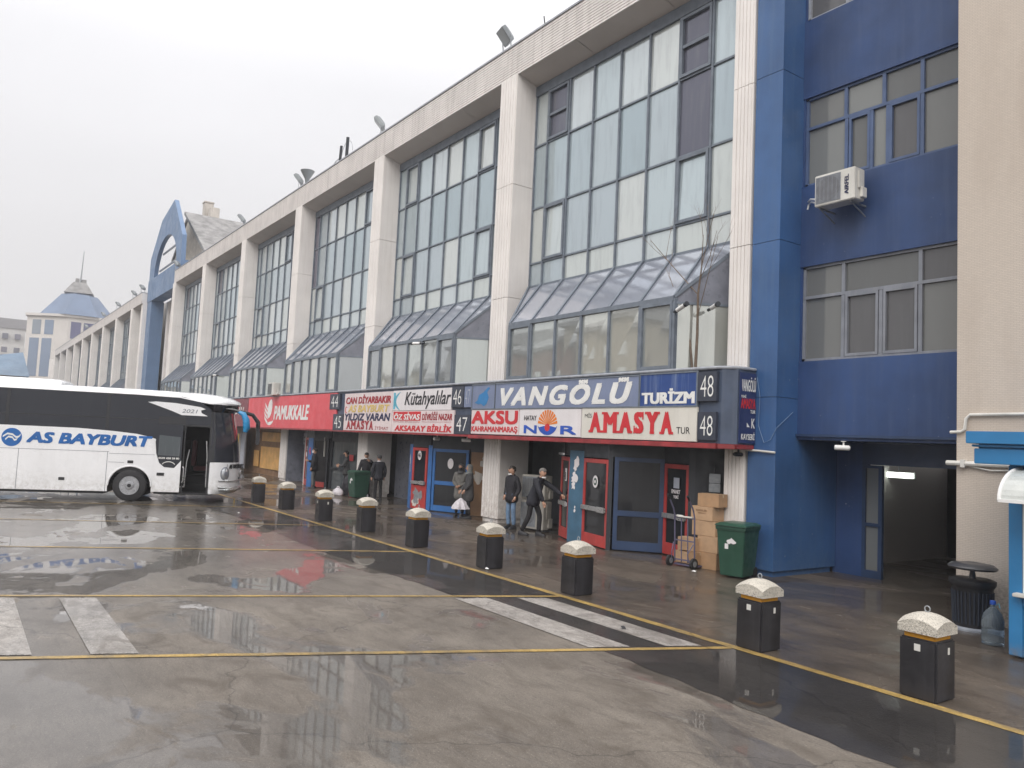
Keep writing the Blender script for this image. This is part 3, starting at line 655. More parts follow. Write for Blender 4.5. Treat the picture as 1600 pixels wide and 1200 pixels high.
m = MB(); m.box(-13, -2.9, 21, 21.2, 0, 2.8); m.box(-13.2, -13, 15.7, 21.2, 0, 2.8); m.box(-13, -9.25, 15.76, 15.8, 0, 2.76); m.box(-2.9, -2.7, 13.6, 21.2, 0, 2.8); bpart(m, 'passage_lining', M('passage_dark', (.016, .015, .014), .9, spec=.2))
d = MB(); d.box(-9.25, -9.18, 15.5, 15.58, 0, 2.3); d.box(-8.9, -8.82, 15.5, 15.58, 0, 2.3); d.box(-9.18, -8.9, 15.5, 15.58, 2.24, 2.3); d.box(-9.18, -8.9, 15.5, 15.58, .0, .16); d.box(-9.18, -8.9, 15.5, 15.58, 1.05, 1.12)
d.box(-9.25, -3, 15.5, 15.6, 2.31, 2.755); dd = bpart(d, 'passage_door', navyframe); bpart(MB().quad((-9.18, 15.55, .16), (-8.9, 15.55, .16), (-8.9, 15.55, 2.24), (-9.18, 15.55, 2.24)), 'door_glass', panewin, dd)
# big beige pillar at the right edge
def beige_mat():
    mt, nt, b = base('beige_mosaic'); N = nt.nodes.new; L = nt.links.new
    tc = N("ShaderNodeTexCoord"); mp = N("ShaderNodeMapping"); mp.inputs['Rotation'].default_value = (R(90), 0, 0); L(tc.outputs['Object'], mp.inputs[0])
    k = N("ShaderNodeTexBrick"); L(mp.outputs[0], k.inputs[0]); k.inputs['Scale'].default_value = 11; k.inputs['Mortar Size'].default_value = .03; k.inputs['Brick Width'].default_value = .9; k.inputs['Row Height'].default_value = .3
    k.inputs['Color1'].default_value = (.60, .53, .455, 1); k.inputs['Color2'].default_value = (.565, .50, .43, 1); k.inputs['Mortar'].default_value = (.46, .39, .33, 1)
    c = mix(nt, k.outputs[0], [.42, .35, .29], noise(nt, .9, 5, .6, (2, 2, .5), lo=.45, hi=.75, b=.45))
    s = N("ShaderNodeSeparateXYZ"); L(tc.outputs['Object'], s.inputs[0]); r = N("ShaderNodeMapRange"); L(s.outputs[2], r.inputs[0]); r.inputs[1].default_value = 1.0; r.inputs[2].default_value = .1
    q = N("ShaderNodeMath"); q.operation = 'MULTIPLY'; L(r.outputs[0], q.inputs[0]); L(noise(nt, 22, 5, .7, lo=.4, hi=.6), q.inputs[1])
    L(mix(nt, c, [.27, .225, .18], q.outputs[0]), b.inputs['Base Color']); b.inputs['Roughness'].default_value = .65
    bump(nt, b, k.outputs[1], .25, .01); return mt
m = MB(); m.box(-6.22, -2.2, 13.1, 15.4, 0, 19)
pil = m.build('concrete_pillar', beige_mat(), off=(-4.2, 14.2, 0)); pil.location = (-4.2, 14.2, 0)
tag(pil, 'massive beige mosaic clad pillar behind the blue kiosk', 'pillar')
m = MB(); m.tube([(-6.35, 13.05, 2.43), (-5.3, 13.05, 2.43)], .04); m.tube([(-6.3, 13.06, 2.92), (-6.14, 13.06, 2.93), (-6.08, 13.06, 2.97), (-6.06, 13.06, 3.14), (-6.0, 13.06, 3.2), (-4.2, 13.06, 3.23)], .025, 8)
m.tube([(-6.0, 13.06, 2.39), (-5.7, 13.06, 2.34), (-5.3, 13.06, 2.36)], .012, 6); m.box(-6.12, -6.06, 13.0, 13.1, 2.37, 2.49)
o = m.build('conduit', offwhite, smooth=40); tag(o, 'cream conduit pipes running across the beige pillar', 'pipe')
# ------------------------------------------------------------------ signs on the band
SY = 12.6
def sign(name, label, cat, x0, x1, z0, z1, mat, letters, extra=None, group=None, y=SY, frame=None, d=.055):
    o = ((x0+x1)/2, y, z0); t = thing(name, label, cat, o, group=group)
    MB().box(x0, x1, y, y+d, z0, z1).build('board', mat, t, off=o, bevel=.006)
    if frame:
        f = MB()
        for q in ((x0-.02, x1+.02, z0-.02, z0+.012), (x0-.02, x1+.02, z1-.012, z1+.02), (x0-.02, x0+.012, z0+.012, z1-.012), (x1-.012, x1+.02, z0+.012, z1-.012)): f.box(q[0], q[1], y-.014, y+.03, q[2], q[3])
        f.build('rim', frame, t, off=o)
    by = {}
    for s, a, b_, c, e, lm, bo, sh in letters: by.setdefault(lm, []).append((s, a, b_, c, e, bo, sh))
    for lm, l in by.items():
        m = MB()
        for s, a, b_, c, e, bo, sh in l: ftext(m, s, a, b_, c, e, y-.003, bo, sh)
        m.build('lettering', lm, t, off=o)
    if extra: extra(t, o, y-.004)
    return t
def serif_amasya(m, x0, x1, z0, z1, y, mb_bold=.06):
    w = (x1-x0); h = z1-z0; ws = [.172, .205, .172, .14, .165, .146]; x = x0; s = h*.11
    for ch, k in zip("AMASYA", ws):
        cw = w*k; a, b_ = x+cw*.09, x+cw*.91
        ftext(m, ch, a, b_, z0, z1, y, mb_bold)
        F = lambda c, z: m.quad((c-cw*.15, y-.007, z), (c+cw*.15, y-.007, z), (c+cw*.15, y-.007, z+s), (c-cw*.15, y-.007, z+s))
        if ch in 'AM': F(a+cw*.06, z0); F(b_-cw*.06, z0)
        if ch == 'M': F(a+cw*.04, z1-s); F(b_-cw*.04, z1-s)
        if ch == 'Y': F((a+b_)/2, z0); F(a+cw*.06, z1-s); F(b_-cw*.06, z1-s)
        if ch == 'S':
            m.quad((b_-cw*.12, y-.007, z1-h*.36), (b_-cw*.02, y-.007, z1-h*.36), (b_-cw*.02, y-.007, z1), (b_-cw*.12, y-.007, z1))
            m.quad((a, y-.007, z0), (a+cw*.1, y-.007, z0), (a+cw*.1, y-.007, z0+h*.36), (a, y-.007, z0+h*.36))
        x += cw
def disc(m, c, rx, rz, y, a0=0, a1=360, n=28, shear=0):
    pts = [(c[0]+rx*math.cos(R(a0+(a1-a0)*i/n))+shear*rz*math.sin(R(a0+(a1-a0)*i/n)), y, c[1]+rz*math.sin(R(a0+(a1-a0)*i/n))) for i in range(n+1)]
    m.add(pts+[(c[0], y, c[1])], [(i, i+1, n+1) for i in range(n)])
def arcband(m, c, rx, rz, t, y, a0, a1, n=20, dx=0):
    P = []
    for i in range(n+1):
        a = R(a0+(a1-a0)*i/n); k = t*math.sin(math.pi*i/n)
        P.append(((c[0]+(rx)*math.cos(a), c[1]+rz*math.sin(a)), (c[0]+dx+(rx-k)*math.cos(a), c[1]+(rz-k)*math.sin(a))))
    for p, q in zip(P, P[1:]): m.quad((p[0][0], y, p[0][1]), (q[0][0], y, q[0][1]), (q[1][0], y, q[1][1]), (p[1][0], y, p[1][1]))

def x_red(t, o, y):
    m = MB()
    disc(m, (-38.62, 3.52), .33, .46, y, 0, 360, 32, .25)
    for i, (zz, w) in enumerate(((3.72, .62), (3.5, .72), (3.28, .78), (3.06, .8))): arcband(m, (-38.75+.05*i, zz+.1), w, .38, .15, y-.001, 175, 262)
    arcband(m, (-38.6, 3.05), .6, .34, .17, y-.001, 215, 350)
    m.build('emblem', lwhite, t, off=o)
sign('shop_sign', 'long bright red sign board with white slanted lettering and a shell emblem', 'sign', -42.15, -30.3, 2.6, 4.1, signred,
     [("PAMUKKALE", -38.0, -33.3, 2.98, 3.66, lwhite, .035, .22)], x_red)
def x_maroon(t, o, y):
    m = MB(); ftext(m, "Anadolu", -47.6, -42.9, 3.25, 3.85, y, 0, .35); m.build('lettering', lwhite, t, off=o)
sign('shop_sign', 'dark maroon sign board with white script behind the coach mirror', 'sign', -48.6, -42.2, 2.6, 4.1, signmaroon, [], x_maroon)
for i, (a, b_, mt_, lab) in enumerate(((-57.6, -49, signnavy, 'navy sign board mostly hidden behind the coach roof'), (-66.2, -58, signwhite, 'white sign board hidden behind the coach, nearest the blue gateway'))):
    sign('shop_sign', lab, 'sign', a, b_, 2.6, 4.08, mt_, [])
def x_four(t, o, y):
    m = MB(); serif_amasya(m, -29.2, -26.75, 2.65, 2.98, y); m.build('lettering', ldred, t, off=o)
    m = MB(); arcband(m, (-29.3, 3.4), .12, .13, .06, y, 30, 330); m.build('emblem', lred, t, off=o)
sign('shop_sign', 'white four line sign board, red, yellow, navy and red lines', 'sign', -29.5, -25.3, 2.6, 4.04, signpink,
     [("CAN DİYARBAKIR", -29.35, -25.4, 3.63, 3.98, ldred, .035, .15), ("AS BAYBURT", -29.1, -25.5, 3.3, 3.58, lyellow, .04, .2),
      ("YILDIZ VARAN", -29.4, -25.4, 2.98, 3.26, lnavy, .04, .15), ("İTİMAT", -26.6, -25.5, 2.66, 2.8, ldred, 0, 0)], x_four)
def x_kut(t, o, y):
    m = MB(); arcband(m, (-24.3, 3.68), .85, .36, .15, y, 115, 245)
    m.slab([(-25.2, y, 3.4), (-25.05, y, 3.4), (-25.05, y, 3.98), (-25.2, y, 3.98)], (0, .002, 0)); m.build('emblem', lcyan, t, off=o)
sign('shop_sign', 'white sign board with slanted black lettering and a cyan arc', 'sign', -25.27, -21.22, 3.35, 4.05, signwhite,
     [("Kütahyalılar", -24.35, -21.24, 3.39, 3.98, lblack, .012, .28)], x_kut)
def x_siv(t, o, y):
    m = MB(); m.quad((-25.15, y, 3.0), (-23.15, y, 3.0), (-23.15, y, 3.31), (-25.15, y, 3.31)); m.build('red_field', lred, t, off=o)
    m = MB(); ftext(m, "ÖZ SİVAS", -25.1, -23.2, 3.03, 3.28, y-.002, .03, .1); m.build('lettering', lwhite, t, off=o)
sign('shop_sign', 'white sign board with small red two-row lettering under the slanted black one', 'sign', -25.27, -21.0, 2.6, 3.34, signpink,
     [("DİVRİĞİ NAZAR", -23.05, -21.1, 3.02, 3.3, ldred, .03, .12), ("HAFİK-ZARA-İMRANLI-ZARALI", -25.1, -23.2, 2.94, 2.99, ldred, 0, 0), ("SİVAS-ULAŞ-KANGAL-ÇETİNKAYA", -23.05, -21.15, 2.94, 2.99, ldred, 0, 0),
      ("AKSARAY BİRLİK", -25.0, -21.1, 2.64, 2.9, lred, .04, .15)], x_siv)
def x_map(t, o, y):
    m = MB(); pts = [(-19.85, 3.55), (-19.7, 3.62), (-19.62, 3.78), (-19.4, 3.85), (-19.15, 4.0), (-19.05, 3.98), (-19.2, 3.85), (-19.1, 3.7), (-19.2, 3.52), (-19.35, 3.44), (-19.5, 3.52), (-19.65, 3.5)]
    m.slab([(p[0], y, p[1]) for p in pts], (0, .002, 0)); m.build('lake_map', lteal, t, off=o)
sign('shop_sign', 'square faded blue panel with a blue lake outline', 'sign', -20.0, -18.78, 3.37, 4.08, signfaded, [], x_map, frame=framem)
def x_van(t, o, y):
    m = MB()
    for x0, x1 in ((-15.12, -14.75), (-14.62, -14.25), (-13.55, -13.3), (-13.2, -12.97)): m.slab([(x0+.03, y, 4.1), (x1+.03, y, 4.1), (x1+.07, y, 4.135), (x0+.07, y, 4.135)], (0, .01, 0))
    m.build('lettering_dots', lwhite, t, off=o)
sign('shop_sign', 'long faded blue sign board with big white slanted lettering', 'sign', -18.76, -12.93, 3.37, 4.08, signfaded,
     [("VANGÖLÜ", -18.5, -13.15, 3.44, 4.06, lwhite, .05, .28)], None, frame=framem)
sign('shop_sign', 'deep blue streaked sign board with white capitals beside the upper plate', 'sign', -12.9, -11.22, 3.37, 4.09, signblue,
     [("TURİZM", -12.84, -11.27, 3.42, 3.76, lwhite, .045, 0)], None, frame=framem)
def x_aksu(t, o, y): pass
sign('shop_sign', 'pinkish sign board with two rows of red capitals', 'sign', -20.0, -17.55, 2.63, 3.34, signpink,
     [("AKSU", -19.98, -17.6, 2.92, 3.31, lred, .06, 0), ("KAHRAMANMARAŞ", -19.96, -17.6, 2.66, 2.87, lred, .03, 0)])
def x_nur(t, o, y):
    m = MB(); c = (-16.27, 2.92)
    for i in range(11):
        a0 = 6+i*15.6; disc(m, c, .42, .40, y, a0, a0+11.5, 3)
    m.build('sun_emblem', lorange, t, off=o)
    m = MB(); arcband(m, (c[0], 2.96), .42, .3, .17, y-.001, 190, 350)
    disc(m, c, .4, .25, y, 195, 345)
    for s, a, b_ in (("N", -17.3, -16.72), ("R", -15.72, -15.08)): ftext(m, s, a, b_, 2.69, 2.91, y, .08)
    m.build('lettering', lblue, t, off=o)
    m = MB(); disc(m, (c[0], 2.86), .11, .1, y-.004); m.build('emblem_centre', lred, t, off=o)
sign('shop_sign', 'white sign board with an orange sun emblem between blue letters', 'sign', -17.53, -14.93, 2.63, 3.34, signwhite,
     [("HATAY", -17.3, -16.75, 3.04, 3.17, lblack, .015, 0)], x_nur)
def x_ama(t, o, y):
    m = MB(); serif_amasya(m, -14.62, -11.85, 2.76, 3.25, y, .045); m.build('lettering', lred, t, off=o)
sign('shop_sign', 'cream sign board with one row of tall red serif capitals', 'sign', -14.9, -11.2, 2.62, 3.35, signcream,
     [("MİS", -14.78, -14.52, 3.12, 3.24, lblack, 0, 0), ("TUR", -11.76, -11.38, 2.78, 2.92, lblack, 0, 0)], x_ama)
for s, a, b_, c, e, lm, lab in (("44", -31.0, -29.95, 3.43, 4.06, lwhite, 'dark plate reading 44 at the end of the red sign'), ("45", -30.55, -29.53, 2.58, 3.24, lwhite, 'dark plate reading 45, lower right of the red sign'),
     ("46", -21.18, -20.47, 3.42, 4.06, lwhite, 'dark plate reading 46 beside the slanted black lettering'), ("47", -20.43, -20.03, 3.42, 4.05, lgrey, 'faded grey blue plate reading 47, the smaller one on top'),
     ("47", -20.95, -20.03, 2.6, 3.2, lwhite, 'dark plate reading 47 in large white figures, lower row'), ("48", -11.19, -10.68, 3.46, 4.07, lwhite, 'upper plate reading 48 at the band end'), ("48", -11.17, -10.68, 2.66, 3.24, lwhite, 'lower plate reading 48 beside the cream sign')):
    w = b_-a
    sign('number_plate', lab, 'number plate', a, b_, c, e, signfaded if lm is lgrey else signdark, [(s, a+w*.16, b_-w*.16, c+.09, e-.08, lm, -.012, 0)], group='stand number plates on the sign band', y=SY-.022, d=.07)
def end_sign():
    o = (-10.34, 13.12, 2.62); t = thing('shop_sign', 'narrow navy sign on the end face of the band, lettering stacked', 'sign', o)
    MB().box(-10.355, -10.33, 12.88, 13.38, 2.63, 4.06).build('board', signnavy, t, off=o)
    U = (0, 1, 0); x = -10.328
    m = MB()
    for s, y0, y1, z0, z1 in (("VANGÖLÜ", 12.92, 13.36, 3.68, 3.98), ("YENİ", 12.9, 13.06, 3.55, 3.62), ("TUR", 13.2, 13.36, 3.24, 3.31), ("K", 13.24, 13.35, 2.94, 3.14), ("KAYSERİ", 12.93, 13.35, 2.7, 2.86)): text(m, s, (x, y0, z0), U, ZU, y1-y0, z1-z0, .02)
    m.slab([(x+.004, 13.1, 2.96), (x+.004, 13.19, 2.96), (x+.004, 13.1, 3.05)], (-.002, 0, 0)); m.build('lettering', lwhite, t, off=o)
    m = MB(); text(m, "AMASYA", (x, 12.9, 3.33), U, ZU, .46, .21, .03); m.build('lettering', lred, t, off=o)
end_sign()

# ------------------------------------------------------------------ shopfronts under the band
def front(name, label, loc):
    return thing(name, label, 'shopfront', loc)
def door(root, off, a, b_, z1, fm, gm, bar=True, zr=None, kick=.3, rail=None):
    a = Vector(a); b_ = Vector(b_); d = (b_-a).normalized(); L_ = (b_-a).length; P = lambda u: tuple(a+d*u)
    f = MB(); t = .1
    f.wall(P(0), P(t), .03, z1); f.wall(P(L_-t), P(L_), .03, z1); f.wall(P(t), P(L_-t), z1-t, z1); f.wall(P(t), P(L_-t), .03, kick)
    if rail: f.wall(P(t), P(L_-t), rail, rail+.13)
    w = f.build('door', fm, root, off=off, bevel=.006)
    g = MB(); n = Vector((-d.y, d.x))*.025; q = [a+d*t+n, b_-d*t+n]
    g.quad((*q[0], kick), (*q[1], kick), (*q[1], z1-t), (*q[0], z1-t)); g.build('door_glass', gm, w, off=off)
    if bar:
        m = MB(); n = Vector((-d.y, d.x))*-.05; m.wall(tuple(a+n), tuple(b_+n-d*.03), .86, .97, .035)
        k = n*1.6; m.wall(tuple(a+k+d*(L_*.68)), tuple(b_+k-d*.04), .85, .985, .03); m.build('push_bar', steel, w, off=off, bevel=.008)
    return w
def plane_text(s, a, b_, u0, w, z0, z1, mat, root, off, name='sticker_text', bold=.02, out=.012):
    a = Vector((*a, 0)); b_ = Vector((*b_, 0)); d = (b_-a).normalized(); m = MB(); n = Vector((d.y, -d.x, 0))
    p = a+d*u0+n*out; text(m, s, (p.x, p.y, z0), tuple(d), ZU, w, z1-z0, bold); return m.build(name, mat, root, off=off)
def plane_rect(a, b_, u0, u1, z0, z1, mat, root, off, name, out=.01, round_=False):
    a = Vector((*a, 0)); b_ = Vector((*b_, 0)); d = (b_-a).normalized(); n = Vector((d.y, -d.x, 0))*out
    if round_:
        c = a+d*((u0+u1)/2)+n; r = (u1-u0)/2; rz = (z1-z0)/2
        pts = [(c.x+d.x*r*math.cos(2*math.pi*i/20), c.y+d.y*r*math.cos(2*math.pi*i/20), (z0+z1)/2+rz*math.sin(2*math.pi*i/20)) for i in range(20)]
    else: pts = [(*(a+d*u0+n).xy, z0), (*(a+d*u1+n).xy, z0), (*(a+d*u1+n).xy, z1), (*(a+d*u0+n).xy, z1)]
    return MB().slab(pts, -n*.4).build(name, mat, root, off=off)
def blob(a, b_, u, z, w, h, seed, mat, root, off, name='torn_paper', out=.01, n=14):
    rr = random.Random(seed); a = Vector((*a, 0)); b_ = Vector((*b_, 0)); d = (b_-a).normalized(); nn = Vector((d.y, -d.x, 0))*out; c = a+d*u+nn
    m = MB()
    for k in range(4):
        cu, cz = rr.uniform(-w*.25, w*.25), rr.uniform(-h*.35, h*.35); pts = []
        for i in range(n):
            r = rr.uniform(.45, 1); pts.append((c.x+d.x*(cu+w*.3*r*math.cos(2*math.pi*i/n)), c.y+d.y*(cu+w*.3*r*math.cos(2*math.pi*i/n)), z+cz+h*.3*r*math.sin(2*math.pi*i/n)))
        q = Vector((d.y, -d.x, 0))*(.001*k); m.add([(p[0]+q.x, p[1]+q.y, p[2]) for p in pts], [tuple(range(n))])
    return m.build(name, mat, root, off=off)
# --- nearest shopfront, stand 48
O = (-14.5, 13.6, 0); s48 = front('shopfront', 'nearest shopfront under the cream sign, red doors in a slate vestibule', O)
A0, A1 = (-16.55, 13.45), (-15.72, 12.95); B0, B1_ = (-15.2, 12.98), (-14.0, 12.72); C1 = (-13.05, 13.62); D1 = (-12.12, 13.42)
m = MB(); m.wall((-17.5, 15.25), (-16.75, 13.5), 0, 2.56, .06); m.wall((-16.75, 13.5), (-16.6, 13.5), 0, 2.56, .06)
m.wall((-20.4, 15.25), (-17.5, 15.25), 0, 2.56, .06); m.build('slate_wall', M('slate_wall', (.06, .068, .08), .6, streak=.3, dirt=(.1, .1, .1)), s48, off=O)
m = MB(); m.wall((-19.3, 15.2), (-17.7, 15.2), .9, 2.3, .04); m.build('window', shopgrey, s48, off=O)
m = MB(); m.wall(A1, B0, 0, 2.3, .08); m.build('teal_panel', tealpanel, s48, off=O)
m = MB(); m.wall((-16.6, 13.52), A1, 2.16, 2.56, .07); m.wall(A1, B0, 2.31, 2.56, .08); m.wall(B0, B1_, 2.15, 2.56, .07); m.build('dark_fascia', framedark, s48, off=O)
m = MB(); m.wall((-17.4, 15.15), (-12.1, 15.15), 0, 2.5, .03); m.build('room_wall', interior, s48, off=O)
m = MB(); m.wall(B1_, (-13.93, 12.80), 0, 2.56, .06); m.wall(C1, D1, 2.13, 2.56, .06); m.wall((-13.93, 12.80), C1, 2.2, 2.56, .06); m.wall(D1, (-12.0, 13.5), 0, 2.56, .06); m.wall((-12.0, 13.5), (-11.1, 14.25), 0, 2.56, .06); m.build('dark_panel', framedark, s48, off=O)
A2 = (-15.62, 12.4)
w = door(s48, O, (-16.5, 13.3), A1, 2.12, reddoor, shopglass)
plane_rect((-16.5, 13.3), A1, .5, .66, 1.5, 1.82, signwhite, s48, O, 'notice', out=.012); plane_text("İTİNİZ", (-16.5, 13.3), A1, .54, .08, 1.53, 1.79, lblack, s48, O, out=.02)
m = MB(); m.wall((-16.4, 13.12), (-15.8, 12.77), 2.17, 2.22, .05); m.build('door_closer', steel, s48, off=O)
w = door(s48, O, B0, B1_, 2.12, reddoor, shopglass)
plane_rect(B0, B1_, .5, .76, 1.42, 1.72, signwhite, s48, O, 'round_sticker', round_=True, out=.004); plane_rect(B0, B1_, .55, .71, 1.48, 1.66, bingreen, s48, O, 'sticker_emblem', round_=True, out=.008); plane_rect(B0, B1_, .59, .67, 1.53, 1.61, signwhite, s48, O, 'sticker_emblem', round_=True, out=.012)
w = door(s48, O, (-13.9, 12.83), C1, 2.2, navyframe, shopglass, bar=False, rail=.82, kick=.24)
w = door(s48, O, C1, D1, 2.1, reddoor, shopglass)
plane_text("EMANET", C1, D1, .34, .34, 1.44, 1.53, signwhite, s48, O, bold=.04, out=.02); plane_text("YERİ", C1, D1, .42, .2, 1.33, 1.42, signwhite, s48, O, bold=.04, out=.02); plane_rect(C1, D1, .4, .62, 1.56, 1.8, lgrey, s48, O, 'sticker', out=.01)
blob(A1, B0, .27, 1.88, .3, .5, 3, signwhite, s48, O); blob(A1, B0, .24, 1.5, .3, .45, 5, signwhite, s48, O); blob(A1, B0, .25, .82, .12, .16, 7, signwhite, s48, O)
m = MB(); m.box(-13.2, -12.5, 14.4, 14.9, 0, .8); m.box(-13.1, -12.6, 14.35, 14.8, .8, 1.5); m.box(-14.2, -13.6, 14.2, 14.8, 0, .9); m.build('stored_carton', woodbrown, s48, off=O)
# --- stand 46/47
O = (-24, 13.6, 0); s46 = front('shopfront', 'shopfront with blue frames and a scraped red door under the four line signs', O)
m = MB(); m.wall((-28.9, 14.7), (-26.0, 14.7), 0, 2.56, .05); m.wall((-26.0, 14.7), (-25.65, 13.75), 0, 2.56, .05); m.build('grey_wall', panelslate, s46, off=O)
m = MB(); m.wall((-27.6, 14.63), (-26.5, 14.63), .1, 2.1, .03); m.build('shop_window', shopgrey, s46, off=O)
door(s46, O, (-25.6, 13.7), (-24.75, 13.12), 2.1, framem, shopglass, bar=False, rail=.85)
m = MB(); m.wall((-24.75, 13.12), (-24.25, 12.95), 0, 2.2, .07); m.wall((-23.42, 13.12), (-23.3, 13.2), 0, 2.2, .07); m.build('blue_panel', bluedoor, s46, off=O)
m = MB(); m.wall((-25.6, 13.72), (-24.25, 12.97), 2.2, 2.56, .06); m.wall((-24.25, 12.97), (-23.35, 13.16), 2.12, 2.56, .06); m.wall((-23.3, 13.2), (-21.9, 13.85), 2.1, 2.56, .06); m.wall((-21.9, 13.85), (-20.5, 14.4), 2.05, 2.56, .06); m.build('dark_panel', framedark, s46, off=O)
w = door(s46, O, (-24.22, 12.95), (-23.45, 13.1), 2.1, reddoor, shopglass, kick=.82)
blob((-24.22, 12.95), (-23.45, 13.1), .38, .42, .55, .7, 12, galv, s46, O, 'scraped_patch'); blob((-24.22, 12.95), (-23.45, 13.1), .38, .3, .6, .5, 13, oldcream, s46, O, 'scraped_patch', out=.006)
plane_rect((-24.22, 12.95), (-23.45, 13.1), .28, .48, 1.68, 2.0, signwhite, s46, O, 'round_sticker', round_=True, out=.004); plane_text("46", (-24.22, 12.95), (-23.45, 13.1), .31, .14, 1.77, 1.92, lblack, s46, O, out=.014)
w = door(s46, O, (-23.28, 13.22), (-21.95, 13.8), 2.1, bluedoor, shopglass, bar=False, rail=.9, kick=.22)
plane_rect((-23.28, 13.22), (-21.95, 13.8), .62, .86, 1.45, 1.8, signwhite, s46, O, 'round_sticker', round_=True, out=.004)
blob((-24.75, 13.12), (-24.25, 12.95), .28, 1.7, .26, .4, 21, signwhite, s46, O); blob((-24.75, 13.12), (-24.25, 12.95), .26, 1.4, .18, .3, 22, signwhite, s46, O)
m = MB(); m.wall((-21.9, 13.87), (-20.5, 14.42), 0, 2.05, .06); m.build('poster_wall', woodbrown, s46, off=O)
blob((-21.9, 13.87), (-20.5, 14.42), .5, 1.5, .8, .8, 31, oldcream, s46, O, 'poster_remains')
# --- stand 44/45
O = (-34, 13.6, 0); s44 = front('shopfront', 'shopfront with a red framed door and grey glass under the red sign', O)
m = MB(); m.wall((-33.2, 13.75), (-29.85, 14.0), .0, 2.1, .04); gg = m.build('shop_window', shopgrey, s44, off=O)
m = MB(); m.wall((-33.2, 13.7), (-29.85, 13.95), 2.1, 2.56, .05); m.wall((-33.3, 13.68), (-33.15, 13.7), 0, 2.1, .08); m.wall((-29.95, 13.92), (-29.8, 13.93), 0, 2.1, .08); m.wall((-33.2, 13.71), (-29.85, 13.96), .85, .95, .03); m.build('window_frame', framedark, s44, off=O)
plane_rect((-33.2, 13.68), (-29.85, 13.93), 1.75, 2.1, 1.32, 1.58, redcloth, s44, O, 'sticker', out=.01)
door(s44, O, (-35.6, 13.4), (-34.75, 13.22), 2.2, reddoor, shopglass, kick=.3, bar=False)
m = MB(); m.wall((-35.64, 13.38), (-35.58, 13.36), 0, 2.25, .05); m.wall((-33.62, 13.5), (-33.57, 13.5), 1.4, 2.25, .05); m.build('white_post', offwhite, s44, off=O)
m = MB(); m.wall((-34.72, 13.2), (-34.3, 13.25), 0, 2.2, .1); m.build('blue_panel', bluedoor, s44, off=O)
door(s44, O, (-34.28, 13.26), (-33.35, 13.6), 2.2, framedark, shopglass, kick=.28, bar=False)
plane_rect((-34.28, 13.26), (-33.35, 13.6), .05, .85, .04, .27, reddoor, s44, O, 'kick_plate')
blob((-35.6, 13.4), (-34.75, 13.22), .5, 1.55, .4, .5, 41, signwhite, s44, O); blob((-34.72, 13.2), (-34.3, 13.25), .2, 1.6, .25, .3, 42, lred, s44, O)
m = MB(); m.box(-38.19, -38.14, 13.45, 14.3, 0, 2.54); m.wall((-38.1, 14.25), (-35.7, 13.6), 0, 2.56, .05); m.build('grey_board', panelslate, s44, off=O)
plane_rect((-38.2, 14.2), (-35.7, 13.6), .5, 2.2, 1.85, 2.4, lgrey, s44, O, 'price_board'); plane_text("ANKARA İSTANBUL", (-38.2, 14.2), (-35.7, 13.6), .7, 1.3, 2.15, 2.27, lblack, s44, O, out=.02); plane_text("İZMİR ANTALYA", (-38.2, 14.2), (-35.7, 13.6), .7, 1.3, 1.95, 2.07, lblack, s44, O, out=.02)
m = MB(); m.wall((-35.6, 13.45), (-34.3, 13.3), 2.2, 2.56, .05); m.wall((-34.3, 13.3), (-33.3, 13.7), 2.2, 2.56, .05); m.build('dark_panel', framedark, s44, off=O)
# --- shop beyond, ochre boards
O = (-44, 13.6, 0); s43 = front('shopfront', 'shopfront with ochre boards behind the coach mirror', O)
m = MB(); m.wall((-48, 14.2), (-39.2, 14.2), 0, 2.56, .05); m.build('brown_wall', woodbrown, s43, off=O)
m = MB(); m.wall((-44.4, 14.12), (-41.0, 14.12), .35, 1.55, .04); m.wall((-44.3, 14.12), (-41.1, 14.12), 1.85, 2.35, .04); m.wall((-45.6, 14.12), (-44.7, 14.12), .4, 1.3, .04); m.build('ochre_board', ochre, s43, off=O)
m = MB(); m.wall((-47.5, 13.9), (-45.9, 13.7), .2, 2.3, .05); m.build('display_panel', lgrey, s43, off=O)
O = (-46, 13.2, .3); t = thing('roll_banner', 'tall yellow banner with black writing behind the coach mirror', 'banner', O)
m = MB(); m.wall((-46.1, 13.3), (-45.1, 13.05), .35, 2.2, .03); m.build('sheet', yellowp, t, off=O); plane_text("KARGO", (-46.1, 13.3), (-45.1, 13.05), .35, .35, .9, 1.9, lblack, t, O, 'lettering')
m = MB(); m.wall((-46.15, 13.3), (-45.05, 13.03), .3, .36, .08); m.bar((-45.9, 13.2, 0), (-45.9, 13.2, .3), .05); m.bar((-45.3, 13.05, 0), (-45.3, 13.05, .3), .05); m.build('stand', galv, t, off=O)

